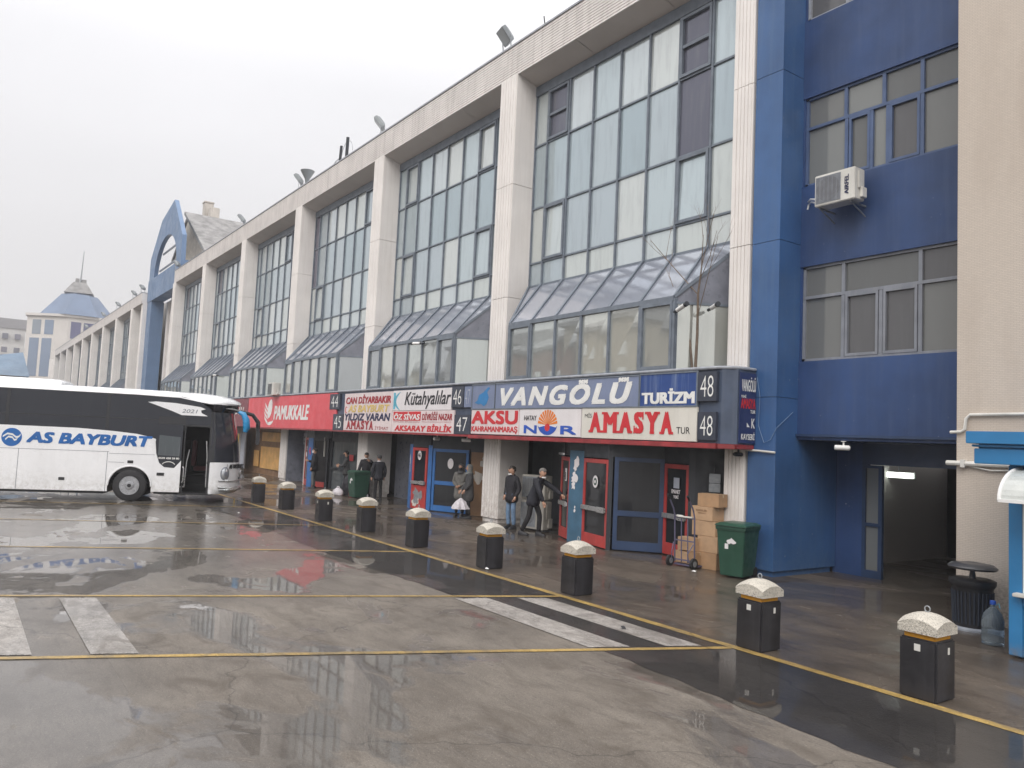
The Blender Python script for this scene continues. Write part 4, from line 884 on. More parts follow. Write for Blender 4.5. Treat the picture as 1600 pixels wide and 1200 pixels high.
# ------------------------------------------------------------------ lamps, aerials on the roof edge
def floodlight(loc, label, rz=0, tilt=50):
    t = thing('floodlight', label, 'floodlight', loc, R(rz), 'floodlights along the roof edge')
    c, s_ = math.cos(R(tilt)), math.sin(R(tilt)); P = lambda u, v, w: (u, -v*c-w*s_*.0-w*0, .38+v*s_)  # slab plane
    h = MB(); hw = .25
    ax = Vector((0, -c, s_)); nn = Vector((0, -s_, -c)); b0 = Vector((0, 0, .3))
    rings = []
    for d_, k in ((0, 1), (.14, 1), (.24, .62)):
        rings.append([tuple(b0+Vector((sx*hw*k, 0, 0))+ax*(.25+sv*.26*k)-nn*d_*1) for sx, sv in ((-1, -1), (1, -1), (1, 1), (-1, 1))])
    h.loft(rings); h.build('lamp_head', lamphead, t, smooth=10)
    q = b0+nn*.006
    g = MB(); g.quad(*[tuple(q+Vector((sx*hw*.9, 0, 0))+ax*(.25+sv*.235)) for sx, sv in ((-1, -1), (1, -1), (1, 1), (-1, 1))]); g.build('lens', tower_lens, t)
    k = MB(); k.bar((-.33, 0, 0), (.33, 0, 0), .06, .03); k.bar((-.32, 0, 0), (-.32, -.05, .45), .05, .02); k.bar((.32, 0, 0), (.32, -.05, .45), .05, .02); k.box(-.1, .1, -.06, .06, -.1, .02); k.build('bracket', galv, t)
    return t
tower_lens = glass('lamp_lens', [(.42, .45, .46), (.4, .44, .45)], .3, .15)
FL = [(-20.5, 'floodlight above the second fluted pillar, largest on the roof edge'), (-29.75, 'floodlight above the third pillar, right of the twin aerials'), (-39.3, 'floodlight sharing its spot with a horn loudspeaker'), (-49.3, 'floodlight at the foot of the grey gabled roof'),
      (-66.9, 'pale floodlight at the blue arch foot, right side'), (-81.2, 'floodlight just left of the blue gateway'), (-85.5, 'thin floodlight, second to the left of the gateway'), (-95, 'small floodlight, third to the left of the gateway'), (-105.5, 'small floodlight, fourth to the left of the gateway'), (-121, 'tiny floodlight on the roof edge before the tower')]
for i, (x, lab) in enumerate(FL):
    if i == 0: fl0 = floodlight((x, 13.6, 14.95), lab, -12)
    else: dup(fl0, (x, 13.6, 14.95), R(-30 if i in (1, 2, 3) else -40), lab)
t = thing('loudspeaker', 'grey horn loudspeaker beside the floodlight on the roof edge', 'loudspeaker', (-38.6, 13.7, 14.9))
m = MB(); m.lathe([(.08, .2), (.12, .45), (.34, .85), (.36, .88), (.3, .85)], 18); m.build('horn', lamphead, t, smooth=40); m = MB(); m.tube([(0, 0, 0), (0, 0, .3)], .04); m.build('post', galv, t)
t = thing('aerial', 'shorter dark roof aerial, left of the pair', 'aerial', (-34.9, 13.9, 14.9)); m = MB(); m.tube([(0, 0, 0), (.12, 0, 1.15)], .07, 6); m.build('mast', framedark, t); m = MB(); m.tube([(-.9, 0, .35), (-.5, 0, .55), (0, 0, .6)], .02, 5); m.build('element', galv, t)
t = thing('aerial', 'taller dark roof aerial with curved wires, right of the pair', 'aerial', (-34.1, 13.9, 14.9)); m = MB(); m.tube([(0, 0, 0), (.05, 0, 1.35)], .08, 6); m.build('mast', framedark, t)
m = MB(); m.tube([(.05+.62*math.cos(a/10), 0, .55+.62*math.sin(a/10)) for a in range(0, 31)], .012, 5); m.build('element', galv, t)
t = thing('aerial', 'thin leaning rod on the roof edge above the nearest bay', 'aerial', (-18.6, 13.7, 14.9)); m = MB(); m.tube([(0, 0, 0), (-.12, 0, .55)], .02, 6); m.build('mast', framedark, t); m = MB(); m.box(-.06, .06, -.06, .06, -.02, .04); m.build('foot', galv, t)

# ------------------------------------------------------------------ small fittings on the front
def camera_(name, loc, rz, label):
    t = thing(name, label, 'security camera', loc, R(rz), 'cameras under the sign band')
    m = MB(); m.lathe([(.045, -.16), (.05, -.14), (.05, .1), (.03, .12)], 12, (0, 0, -.13), axis='Y'); m.build('camera_body', white, t, smooth=40)
    m = MB(); m.lathe([(.05, -.012), (.05, 0)], 12); m.bar((0, 0, 0), (0, 0, -.1), .03); m.build('bracket', white, t); return t
cam0 = camera_('security_camera', (-22.6, 12.95, 2.555), 20, 'white security camera under the band left of stand 47')
dup(cam0, (-20.75, 12.95, 2.555), R(-30), 'white security camera under the band below the large 47 plate')
dup(cam0, (-8.75, 14.0, 2.75), R(-50), 'white security camera at the head of the dark passage')
t = thing('security_camera', 'dark camera at the corner below the band end', 'security camera', (-10.6, 13.2, 2.5)); m = MB(); m.lathe([(.03, -.14), (.045, -.1), (.045, .1)], 10, (0, 0, -.1), axis='Y'); m.build('camera_body', blackm, t, smooth=40); m = MB(); m.bar((0, 0, .1), (0, 0, -.1), .03); m.build('bracket', blackm, t)
def tubelamp(loc, label, d=(-1, -.2, -.1)):
    t = thing('tube_lamp', label, 'lamp', loc, 0, 'projecting tube lamps on the bays'); v = Vector(d).normalized()
    m = MB(); m.tube([tuple(v*.2), tuple(v*.52)], .05, 10); m.build('lamp_head', white, t, smooth=40)
    m = MB(); m.tube([(0, 0, 0), tuple(v*.28)], .035, 8); m.build('bracket', framedark, t, smooth=40); m = MB(); m.tube([tuple(v*.52), tuple(v*.6)], .055, 10); m.build('end_cap', framedark, t, smooth=40); return t
tubelamp((-12.05, 12.68, 5.42), 'white tube lamp on the nearest bay corner, left one', (.85, -.25, .2)); tubelamp((-11.5, 13.2, 5.5), 'white tube lamp beside the first pillar, right one', (.8, -.45, .06)); tubelamp((-23.2, 12.62, 5.6), 'white tube lamp over the second bay windows', (-1, -.35, .02)); tubelamp((-48.6, 12.62, 5.6), 'white tube lamp over a bay above the coach', (-1, -.35, .02))
# condensers
def condenser(loc, rz, label, w=.85, h=.62, d=.32, txt=None, group=None, mat=offwhite, vert=True):
    t = thing('air_conditioner', label, 'air conditioner', loc, rz, group)
    MB().box(-w/2, w/2, -d/2, d/2, 0, h).build('casing', mat, t, bevel=.015)
    m = MB(); x0, x1, z0, z1 = -w*.46, w*.16, h*.08, h*.92; r = min((x1-x0), h)*.46; cx = (x0+x1)/2; nb = 26
    for i in range(nb+1): z = z0+(z1-z0)*i/nb; m.box(x0, x1, -d/2-.012, -d/2-.006, z-.0035, z+.0035)
    for i in range(7): x = x0+(x1-x0)*i/6; m.box(x-.004, x+.004, -d/2-.01, -d/2-.004, z0, z1)
    m.build('fan_grille', frameg if txt else galv, t)
    g = MB(); g.lathe([(r, -.002), (r, 0)], 28, (cx, -d/2-.002, h/2), axis='Y'); g.build('fan_opening', M('fan_shadow', (.2, .2, .2), .7), t)
    g = MB(); g.box(x0, x1, -d/2-.001, -d/2+.01, z0, z1); g.build('grille_back', frameg, t)
    if txt:
        m = MB(); text(m, txt, (w*.36, -d/2-.003, h*.18), (0, 0, 1), (-1, 0, 0), h*.62, w*.1, .03); m.build('lettering', lnavy, t)
    m = MB(); m.box(w/2, w/2+.03, -d*.2, d*.3, h*.35, h*.9); m.box(w/2, w/2+.06, d*.0, d*.45, .05, h*.4); m.build('side_cover', mat, t, bevel=.008)
    return t
t = condenser((-8.72, 13.68, 7.33), 0, 'white air conditioner on the dark blue wall under the middle windows', txt="AIRFEL", h=.62, d=.34)
m = MB(); m.bar((-.36, -.1, -.02), (-.36, .42, -.02), .03); m.bar((.3, -.1, -.02), (.3, .42, -.02), .03); m.bar((.3, -.1, -.02), (.3, .42, -.22), .02); m.bar((-.36, -.1, -.02), (-.36, .42, -.22), .02); m.build('wall_bracket', galv, t)
m = MB(); m.tube([(-.4, .05, .2), (-.6, .1, .26), (-.8, .25, .34), (-.95, .4, .36)], .02, 6); m.tube([(-.4, .08, .16), (-.6, .14, .2), (-.8, .28, .29), (-.95, .42, .31), (-.98, .42, .2)], .02, 6); m.build('pipe', white, t, smooth=50)
greyac = M('old_casing', (.42, .40, .36), .6, streak=.5, dirt=(.25, .23, .2))
condenser((-17.8, 13.5, 0.05), R(10), 'lower of two pale air conditioners stacked behind the standing men', .9, .78, .34, None, 'pale air conditioners stacked by the pillar', greyac)
condenser((-17.82, 13.52, .86), R(12), 'upper of two pale air conditioners stacked behind the standing men', .86, .68, .32, None, 'pale air conditioners stacked by the pillar', greyac)
condenser((-37.75, 12.45, 4.15), 0, 'pale air conditioner standing on the band above the red sign', .9, .6, .34)
# meter box
O = (-11.55, 13.62, 1.55); t = thing('meter_box', 'grey twin meter box on the dark wall above the cartons', 'meter box', O, R(40)); m = MB(); m.box(-.12, .12, -.09, 0, 0, .19); m.box(-.12, .12, -.09, 0, .2, .4); m.build('casing', galv, t, bevel=.01); m = MB(); m.tube([(0, -.03, .4), (0, -.03, .6)], .02, 6); m.build('cable', framedark, t)
# lit tube in the passage
O = (-9.95, 18.2, 2.08); t = thing('fluorescent_lamp', 'lit twin tube lamp glowing in the dark passage', 'lamp', O); m = MB(); m.tube([(-.36, -.06, .03), (.36, -.06, .03)], .022, 10); m.tube([(-.36, -.06, -.04), (.36, -.06, -.04)], .022, 10); m.build('tube', tubeglow, t); m = MB(); m.box(-.4, .4, -.03, .02, -.07, .07); m.build('housing', white, t); m = MB(); m.tube([(0, 0, .05), (0, 0, .72)], .012, 6); m.build('hanger', galv, t)
m = MB(); m.tube([(-10.3, 13.36, 4.0), (-10.22, 13.36, 3.6), (-10.24, 13.36, 3.0), (-10.1, 13.36, 2.66), (-9.95, 13.37, 2.72), (-9.83, 13.38, 2.95), (-9.82, 13.9, 3.3)], .007, 6); o = m.build('cable', bluearch); tag(o, 'thin pale cable looping down the blue corner pillar', 'cable')
m = MB(); m.tube([(-10.6, 13.34, 2.5), (-10.2, 13.36, 2.49), (-9.83, 13.36, 2.47)], .022, 8); o = m.build('conduit', offwhite, smooth=40); tag(o, 'chipped white conduit across the blue corner pillar below the band end', 'pipe')
# bare tree on the canopy
def bare_tree():
    O = (-11.6, 12.95, 4.12); t = thing('bare_tree', 'leafless sapling standing before the nearest bay corner', 'tree', O); rr = random.Random(8)
    m = MB()
    m.tube([(0, 0, 0), (.03, 0, .8), (.0, .02, 1.7), (.1, 0, 2.3), (.12, 0, 3.0)], [.035, .03, .024, .014, .006], 6)
    m.tube([(-.12, .05, 0), (-.22, .05, .7), (-.38, .05, 1.5)], [.03, .024, .016], 6); m.build('trunk', barkm, t, smooth=60)
    m = MB()
    def tw(p, d, l, r, dep):
        l *= 1.25; r *= .95
        p = Vector(p); d = Vector(d).normalized(); q = p+d*l*.5+Vector((rr.uniform(-.04, .04), 0, rr.uniform(-.02, .05))); e = q+(d+Vector((rr.uniform(-.2, .2), rr.uniform(-.2, .2), .15))).normalized()*l*.5
        m.tube([p, q, e], [r, r*.8, r*.5], 5)
        if dep:
            for s_ in (-1, 1): tw(q.lerp(e, rr.uniform(.1, .8)), d+Vector((s_*.6, rr.uniform(-.4, .4), .35)), l*.42, r*.5, dep-1)
    tw((0, .02, 1.7), (-.8, 0, .75), 1.7, .013, 2); tw((.1, 0, 2.3), (.35, -.1, 1), .9, .01, 2); tw((.12, 0, 2.9), (-.2, 0, 1), .6, .007, 2); tw((.05, 0, 2.0), (.6, -.1, .9), .9, .009, 2); tw((-.38, .05, 1.5), (-.7, 0, .9), .9, .01, 2); tw((.02, 0, 1.2), (.5, -.2, 1.1), 1.4, .01, 2)
    m.build('crown', barkm, t)
bare_tree()
# ------------------------------------------------------------------ bollards
def bollard(loc, label):
    t = thing('bollard', label, 'bollard', loc, 0, 'black bollards with pale caps along the yellow line'); h = .195
    m = MB(); m.loft([[(x*h, y*h, z) for x, y in ((-1, -1), (1, -1), (1, 1), (-1, 1))] for z in (.0, .615)]); m.build('post', bollardm, t, bevel=.02)
    m = MB(); m.box(-.16, .16, -.16, .16, .6, .668); m.build('band', yellowband, t, bevel=.006)
    # cap: square cushion of speckled terrazzo, every side an arc
    m = MB(); k = 9; g = .207
    V = lambda i, j: (-g+2*g*i/(k-1), -g+2*g*j/(k-1))
    top = lambda x, y: .745+.062*(1-(x/g)**2)+.062*(1-(y/g)**2)
    vs = [(*V(i, j), top(*V(i, j))) for j in range(k) for i in range(k)]+[(*V(i, j), .668) for j in range(k) for i in range(k)]
    fs = []
    for j in range(k-1):
        for i in range(k-1): a = j*k+i; fs += [(a, a+1, a+k+1, a+k), (a+k*k, a+k+k*k, a+k+1+k*k, a+1+k*k)]
    for i in range(k-1):
        fs += [(i, i+k*k, i+1+k*k, i+1), ((k-1)*k+i, (k-1)*k+i+1, (k-1)*k+i+1+k*k, (k-1)*k+i+k*k), (i*k, (i+1)*k, (i+1)*k+k*k, i*k+k*k), (i*k+k-1, i*k+k-1+k*k, (i+1)*k+k-1+k*k, (i+1)*k+k-1)]
    m.add(vs, fs); m.build('cap', terrazzo, t, smooth=35)
    m = MB(); m.tube([(.028*math.cos(a*math.pi/6), 0, .9+.03*math.sin(a*math.pi/6)) for a in range(13)], .007, 6, cap=False); m.bar((0, 0, .85), (0, 0, .875), .014); m.build('ring', galv, t)
    m = MB(); m.box(-.035, .03, -.1965, -.1955, .49, .56); m.build('sticker', offwhite, t); m = MB(); m.box(.1955, .1965, .03, .07, .47, .54); m.build('sticker', offwhite, t)
    return t
BL = [((-4.31, 8.47), 'nearest bollard, in front of the litter bin and the bottle'), ((-6.42, 8.46), 'bollard at the corner where the crossing meets the yellow line'), ((-10.1, 8.57), 'bollard in front of the red door with the round sticker'), ((-12.79, 8.63), 'bollard in front of the man in jeans'),
      ((-15.79, 8.66), 'bollard in front of the scraped red door'), ((-18.67, 8.75), 'bollard in front of the two men by the pillar'), ((-21.22, 8.64), 'bollard with a small white sticker before the green bin by the far pillar'), ((-24.48, 8.71), 'greyish bollard before the ochre boards, second from the coach'), ((-27.16, 8.65), 'farthest bollard, right beside the coach front')]
for i, (p, lab) in enumerate(BL):
    if i == 0: b0 = bollard((*p, 0), lab)
    else:
        q = dup(b0, (*p, 0), R(random.uniform(-5, 5)), lab); q.rotation_euler[0] = R(random.uniform(-1, 1)); q.rotation_euler[1] = R(random.uniform(-1, 1))
        if i not in (1, 6):
            for c in list(q.children):
                if c.name.startswith('sticker'): bpy.data.objects.remove(c)
# ------------------------------------------------------------------ bins, litter bin, bottle
def wheelie(loc, rz, label):
    t = thing('wheeled_bin', label, 'bin', loc, rz)
    m = MB(); rr_ = lambda hx, hy, z: [(x*hx, y*hy, z) for x, y in ((-1, -1), (1, -1), (1, 1), (-1, 1))]
    m.loft([rr_(.235, .27, .04), rr_(.29, .34, .93), rr_(.315, .365, .935), rr_(.315, .365, .985)]); m.build('bin_body', bingreen, t, bevel=.018, smooth=30)
    m = MB(); m.loft([rr_(.325, .375, .99), rr_(.325, .375, 1.02), rr_(.25, .3, 1.06)]); m.box(-.26, .26, .37, .43, .97, 1.02); m.build('lid', bingreen, t, bevel=.012, smooth=30)
    for s_ in (-1, 1):
        m = MB(); m.lathe([(.1, -.025), (.1, .025)], 18, (s_*.22, .3, .1), axis='X'); m.build('wheel', rubber, t)
    m = MB(); rr = random.Random(5)
    for k in range(3):
        c = (-.03+.05*k, .7+.03*(k % 2)); pts = [(c[0]+.055*rr.uniform(.4, 1)*math.cos(i*.6), -.332-.001*k, c[1]+.06*rr.uniform(.5, 1)*math.sin(i*.6)) for i in range(10)]
        m.slab(pts, (0, .004, 0))
    m.build('sticker', signwhite, t); m = MB(); m.box(-.12, -.05, -.325, -.315, .56, .66); m.build('sticker', signwhite, t); return t
wheelie((-10.22, 12.78, 0), R(14), 'dark green wheeled bin against the blue corner pillar'); wheelie((-28.5, 12.95, 0), R(4), 'dark green wheeled bin near the two men by the pillar')
t = thing('litter_bin', 'dark litter bin with an oval hood beside the beige pillar', 'litter bin', (-5.7, 12.5, 0))
m = MB(); m.lathe([(.245, .03), (.25, .1), (.27, .6), (.275, .62)], 30); m.build('bin_body', blackm, t, smooth=40)
m = MB()
for i in range(30): a = 2*math.pi*i/30; m.bar((.252*math.cos(a), .252*math.sin(a), .1), (.272*math.cos(a), .272*math.sin(a), .56), .02, .02)
m.build('slats', M('bin_blue_grey', (.02, .028, .045), .5), t)
m = MB(); m.lathe([(.285, .62), (.31, .66), (.31, .72), (.26, .74)], 30); m.build('rim', blackm, t, smooth=40)
m = MB(); m.lathe([(.05, .74), (.035, .84), (.06, .88)], 12); m.lathe([(.12, .86), (.30, .875), (.325, .905), (.27, .955), (.12, .975), (.08, .96)], 30, sx=1.05, sy=.9); m.build('hood', M('hood_grey', (.05, .05, .055), .4, coat=.4), t, smooth=40)
m = MB(); m.lathe([(.3, 0), (.3, .03), (.26, .05)], 30); m.build('foot', frameg, t, smooth=40)
t = thing('water_bottle', 'large clear blue water bottle on the wet ground by the kiosk', 'bottle', (-5.08, 11.72, 0))
m = MB(); m.lathe([(.1, 0), (.135, .015), (.137, .1), (.13, .115), (.137, .13), (.137, .2), (.13, .215), (.137, .23), (.137, .32), (.11, .42), (.045, .5), (.03, .51), (.03, .55)], 28); m.build('bottle_body', water_plastic, t, smooth=50)
m = MB(); m.lathe([(.036, .54), (.036, .585), (.03, .59)], 18); m.build('cap', lblue, t, smooth=40); m = MB(); m.tube([(.035, 0, .53), (.07, .01, .56), (.09, 0, .5)], .006, 6); m.build('handle', lcyan, t)
# ------------------------------------------------------------------ hand truck and cartons
def carton(loc, rz, w, d, h, label, mat=cardboard, txt=None):
    t = thing('cardboard_box', label, 'carton', loc, R(rz), 'cartons stacked by the red door')
    MB().box(-w/2, w/2, -d/2, d/2, 0, h).build('box_body', mat, t, bevel=.006)
    m = MB(); m.box(-w/2-.002, w/2+.002, -.025, .025, h*.75, h+.002); m.build('tape', tape, t)
    if txt:
        m = MB(); text(m, txt[0], (-w*.25, -d/2-.002, h*.66), XU, ZU, w*.5, h*.13, .02); text(m, txt[1], (-w*.15, -d/2-.002, h*.5), XU, ZU, w*.35, h*.1, .02); m.build('print', woodbrown, t)
    return t
carton((-11.22, 13.12, 0), 8, .62, .45, .34, 'bottom brown carton right behind the hand truck'); carton((-11.14, 13.14, .342), 5, .50, .42, .33, 'brown carton second from the ground at the pillar', cardboard2)
carton((-11.26, 13.13, .674), 9, .56, .42, .31, 'plain carton in the middle of the stack by the pillar', cardboard2); carton((-11.3, 13.12, .986), 6, .54, .42, .29, 'printed carton second from the top of the stack', cardboard2, ("KIRILIR", "DİKKAT")); carton((-11.18, 13.13, 1.278), 10, .5, .36, .27, 'topmost brown carton of the stack by the pillar', cardboard)
carton((-11.66, 12.86, .07), 6, .36, .3, .24, 'pale carton on the hand truck plate, left', cardboard2); carton((-11.36, 12.87, .07), 4, .22, .3, .26, 'narrow carton on the hand truck plate, right', cardboard); carton((-11.54, 12.88, .335), 6, .44, .28, .27, 'pale carton strapped on top of the hand truck load', cardboard2)
t = thing('hand_truck', 'violet grey hand truck loaded with pale cartons', 'hand truck', (-11.46, 12.6, 0), R(6)); vm = M('truck_paint', (.11, .105, .17), .45)
m = MB()
for s_ in (-1, 1): m.tube([(s_*.25, .04, .1), (s_*.25, 0, 1.05), (s_*.25, -.05, 1.2), (s_*.25, -.2, 1.42)], .016, 8)
for x in (-.08, .08): m.tube([(x, .04, .1), (x, .0, 1.0)], .012, 8)
for z in (.15, .55, 1.02): m.bar((-.25, .02, z), (.25, .02, z), .025)
for s_ in (-1, 1): m.tube([(s_*.25, -.02, .5), (s_*.2, -.14, .3), (s_*.22, -.1, .12)], .01, 6)
m.build('frame', vm, t, smooth=40)
MB().box(-.28, .28, .05, .38, .03, .06).build('toe_plate', vm, t)
for s_ in (-1, 1):
    m = MB(); m.lathe([(.09, -.03), (.115, -.025), (.115, .025), (.09, .03)], 20, (s_*.3, -.06, .115), axis='X'); w = m.build('wheel', rubber, t, smooth=40); m = MB(); m.lathe([(.06, -.034), (.06, .034)], 14, (s_*.3, -.06, .115), axis='X'); m.build('rim', galv, w)
    m = MB(); m.tube([(s_*.25, -.19, 1.4), (s_*.25, -.27, 1.5)], .022, 8); m.build('grip', blackm, t)
m = MB(); m.box(-.16, .2, -.03, .03, 1.03, 1.06); m.box(-.2, -.05, -.02, .03, 1.035, 1.075); m.build('wrapped_rail', offwhite, t, bevel=.008)
# ------------------------------------------------------------------ kiosk
KO = (-4, 11.9, 0); kio = thing('kiosk', 'bright blue kiosk with a stepped cornice at the right edge', 'kiosk', KO)
def kp(m, n, mt_, par=kio, **k): return m.build(n, mt_, par, off=KO, **k)
m = MB(); m.box(-4.67, -4.5, 11.2, 12.9, 0.03, 2.44); m.box(-4.5, -2.4, 11.2, 11.28, .03, .12); m.box(-4.5, -2.4, 11.2, 11.28, .66, .78); m.box(-4.5, -2.4, 11.25, 12.9, 2.3, 2.44); m.box(-4.6, -2.4, 11.3, 12.9, 0, .7); kp(m, 'body', kioskblue, bevel=.01)
m = MB(); m.box(-4.98, -2.2, 10.95, 13.0, 2.44, 2.64); m.box(-5.0, -2.2, 10.92, 13.0, 2.66, 2.69); m.box(-5.05, -2.2, 10.87, 13.0, 2.70, 2.86); m.box(-4.95, -2.2, 11, 13, 2.64, 2.7); kp(m, 'cornice', kioskblue, bevel=.008)
m = MB(); m.box(-4.46, -2.4, 11.22, 11.29, .12, .66); kp(m, 'lower_panel', kioskcream)
m = MB(); m.box(-4.58, -2.4, 11.08, 11.3, .785, .83); kp(m, 'sill', offwhite, bevel=.008)
m = MB(); m.box(-4.5, -4.4, 11.19, 11.26, .83, 2.3); m.box(-4.4, -2.4, 11.19, 11.26, 2.22, 2.3); m.box(-4.4, -2.4, 11.19, 11.26, .83, .9); w = kp(m, 'window', white, bevel=.006); kp(MB().quad((-4.4, 11.24, .9), (-2.4, 11.24, .9), (-2.4, 11.24, 2.22), (-4.4, 11.24, 2.22)), 'pane', panewin, w)
m = MB(); arc = [(11.2-.62*math.sin(R(a)), 2.0+.40*math.cos(R(a))) for a in range(0, 91, 10)]
for x in (-4.52, -2.5): m.tube([(x, y, z) for y, z in arc], .022, 8)
m.bar((-4.52, 10.58, 2.0), (-2.5, 10.58, 2.0), .04); m.bar((-4.52, 10.58, 2.0), (-4.52, 11.2, 2.0), .035)
w = kp(m, 'awning', white, smooth=40)
m = MB()
for p, q in zip(arc, arc[1:]): m.quad((-4.52, p[0], p[1]), (-2.5, p[0], p[1]), (-2.5, q[0], q[1]), (-4.52, q[0], q[1]))
m.add([(-4.525, 11.2, 2.0)]+[(-4.525, y, z) for y, z in arc], [(0, i, i+1) for i in range(1, len(arc))]); kp(m, 'awning_sheet', M('awning_plastic', (.50, .52, .50), .3, coat=.3), w)
# litter on the ground
rr = random.Random(77)
for i, (x, y, lab) in enumerate(((-12.6, 8.45, 'crumpled white paper scrap by the yellow line'), (-10.9, 12.3, 'tiny white scrap before the navy glass door'), (-23.3, 6.9, 'white scrap on the dark strip near the far bollards'), (-7.9, 7.55, 'dark pebble on the white crossing stripe'))):
    m = MB(); pts = [(.07*rr.uniform(.4, 1)*math.cos(k*.7), .05*rr.uniform(.4, 1)*math.sin(k*.7), .012+rr.uniform(0, .02)) for k in range(9)]
    m.add(pts+[(0, 0, .045)], [(k, (k+1) % 9, 9) for k in range(9)]); o = m.build('litter', white if i < 3 else blackm); o.location = (x, y, .008); tag(o, lab, 'litter')
# ------------------------------------------------------------------ coach
def coach():
    h = Vector((.33, .944, 0)).normalized(); O = (-28.87, 5.10, 0)
    t = thing('coach', 'white intercity coach with blue side lettering and its front door open', 'coach', O, -math.atan2(h.x, h.y))
    X = 1.275; RB = -9.4
    S = lambda pts, n=(-.05, 0, 0), x=X: [(x, p[0], p[1]) for p in pts]
    def both(m, pts, x=X, d=.05, left=True):
        m.slabin([(x, *p) for p in pts], (-d, 0, 0))
        if left: m.slabin([(-x, *p) for p in pts], (d, 0, 0))
    arch = [(.64*-math.cos(math.pi*i/14), .48+.64*math.sin(math.pi*i/14)) for i in range(15)]
    belt = [(.72, 2.0), (.45, 2.08), (.1, 2.15), (-.6, 2.21), (-1.6, 2.26), (RB, 2.27)]
    m = MB(); both(m, [(RB, .3), (-.64, .3)]+arch+[(.64, .3), (.72, .3)]+belt)
    m.slabin([(-X, *p) for p in [(.72, .3), (2.36, .3), (2.36, 1.3), (.72, 2.0)]], (.05, 0, 0))
    m.box(-X, X, RB-.1, RB, .3, 3.42); body = m.build('body', buswhite, t)
    m = MB()
    m.slabin([(X, .645*-math.cos(math.pi*i/14)*1.0, .48+.645*math.sin(math.pi*i/14)) for i in range(15)]+[(X, .7*math.cos(math.pi*i/14), .48+.7*math.sin(math.pi*i/14)) for i in range(15)], (-.03, 0, 0)) if False else None
    m.tube([(X-.01, p[0]*1.0, p[1]) for p in arch], .03, 6); m.build('arch_lip', buswhite, body)
    m = MB()
    for z in (1.55,): m.box(X+.001, X+.004, RB, -.66, z-.006, z+.006); m.box(X+.001, X+.004, -.66, .7, z-.055, z-.045)
    for y, z0, z1 in ((-3.2, .3, 1.55), (-.7, .3, 1.55), (-5.9, .3, 1.55), (.7, .3, 2.0)): m.box(X+.001, X+.004, y-.007, y+.007, z0, z1)
    m.box(X+.001, X+.004, -.66, -.2, 1.22, 1.23); m.build('panel_seam', panelslate, body)
    m = MB()
    for y, z in ((-.02, 1.25), (-1.95, .66), (-3.75, .68), (-5.2, .68)): m.box(X+.001, X+.012, y-.085, y+.085, z-.045, z+.045)
    m.build('flap_handle', blackm, body, bevel=.004)
    # glass band with black pillars
    win = belt[::-1]+[(.72, 2.52), (2.32, 2.52), (2.3, 3.05), (1.9, 3.3), (1.4, 3.42), (RB, 3.42)]
    m = MB(); both(m, win, X-.006, .04); g = m.build('side_windows', busglass, t)
    m = MB()
    for y in (-.78, -3.6, -6.3): m.slabin([(X+.0, y-.05, 2.28), (X+.0, y+.05, 2.28), (X+.0, y+.05, 3.4), (X+.0, y-.05, 3.4)], (-.005, 0, 0))
    m.slabin([(X, .72, 2.3), (X, 1.55, 2.3), (X, 1.55, 2.75), (X, .72, 2.75)], (-.005, 0, 0)); m.box(X-.004, X+.002, RB, 1.0, 2.62, 2.65); m.build('window_post', busblack, g)
    m = MB(); m.slabin([(X+.012, *p) for p in [(.36, 3.19), (.6, 3.22), (1.2, 3.2), (1.97, 3.11), (2.12, 3.05), (1.98, 3.0), (2.0, 2.92), (2.2, 2.82), (1.4, 2.82), (1.1, 2.94), (.75, 3.06)]], (-.02, 0, 0)); m.build('swoosh_panel', buswhite, g)
    m = MB(); text(m, "2021", (X+.014, 1.4, 2.9), (0, 1, 0), ZU, .48, .12, .0, .2); m.build('lettering', framem, g)
    # roof: rings
    half = [(X, RB), (X, -6), (X, -3), (X, 0), (X, 1.4), (X, 2.1), (X, 2.4), (1.24, 2.6), (1.12, 2.86), (.85, 3.08), (.45, 3.2), (0, 3.24)]
    full = half+[(-x, y) for x, y in half[-2::-1]]
    def ring(z, ins, dy, zf=None):
        r = []
        for x, y in full:
            f = max(0, min(1, (y-1.0)/1.6)); zz = z if zf is None else z+(zf-z)*f*f*(3-2*f)
            r.append((x*(1-ins/X), y+dy*max(0, min(1, (y-0)/2.4)) if y > 0 else y+ins*.3, zz))
        return r
    m = MB(); m.loft([ring(3.41, 0, -.14, 3.22), ring(3.47, .01, -.1, 3.27), ring(3.53, .07, -.14, 3.36), ring(3.575, .2, -.35, 3.46), ring(3.6, .45, -.75, 3.55), ring(3.61, .9, -1.2, 3.6)][::1]); m.build('roof', buswhite, t, smooth=50)
    hump = lambda k, z: [(k*1.05, -8.5, z), (k*1.05, -3.2, z), (k*.8, -2.3-.2*(1-k), z-(0 if k < 1 else .0)), (-k*.8, -2.3-.2*(1-k), z), (-k*1.05, -3.2, z), (-k*1.05, -8.5, z)]
    m = MB(); m.loft([hump(1, 3.55), hump(.98, 3.66), hump(.9, 3.74), hump(.7, 3.77)]); m.build('roof_unit', buswhite, t, bevel=.03, smooth=50)
    # front
    fh = [(X, 2.36), (1.272, 2.44), (1.24, 2.6), (1.12, 2.86), (.85, 3.08), (.45, 3.2), (0, 3.24)]; ff = fh+[(-x, y) for x, y in fh[-2::-1]]
    def fr(z, dy): return [(x, 2.36+(y-2.36)*1.0+dy*min(1, (y-2.36)/.3), z) for x, y in ff]
    def sheet(levels, name, mat, par=t, sm=60):
        m = MB(); n = len(ff); R_ = [fr(*l) for l in levels]; m.add([p for r in R_ for p in r], [(i*n+k, i*n+k+1, (i+1)*n+k+1, (i+1)*n+k) for i in range(len(levels)-1) for k in range(n-1)])
        return m.build(name, mat, par, smooth=sm)
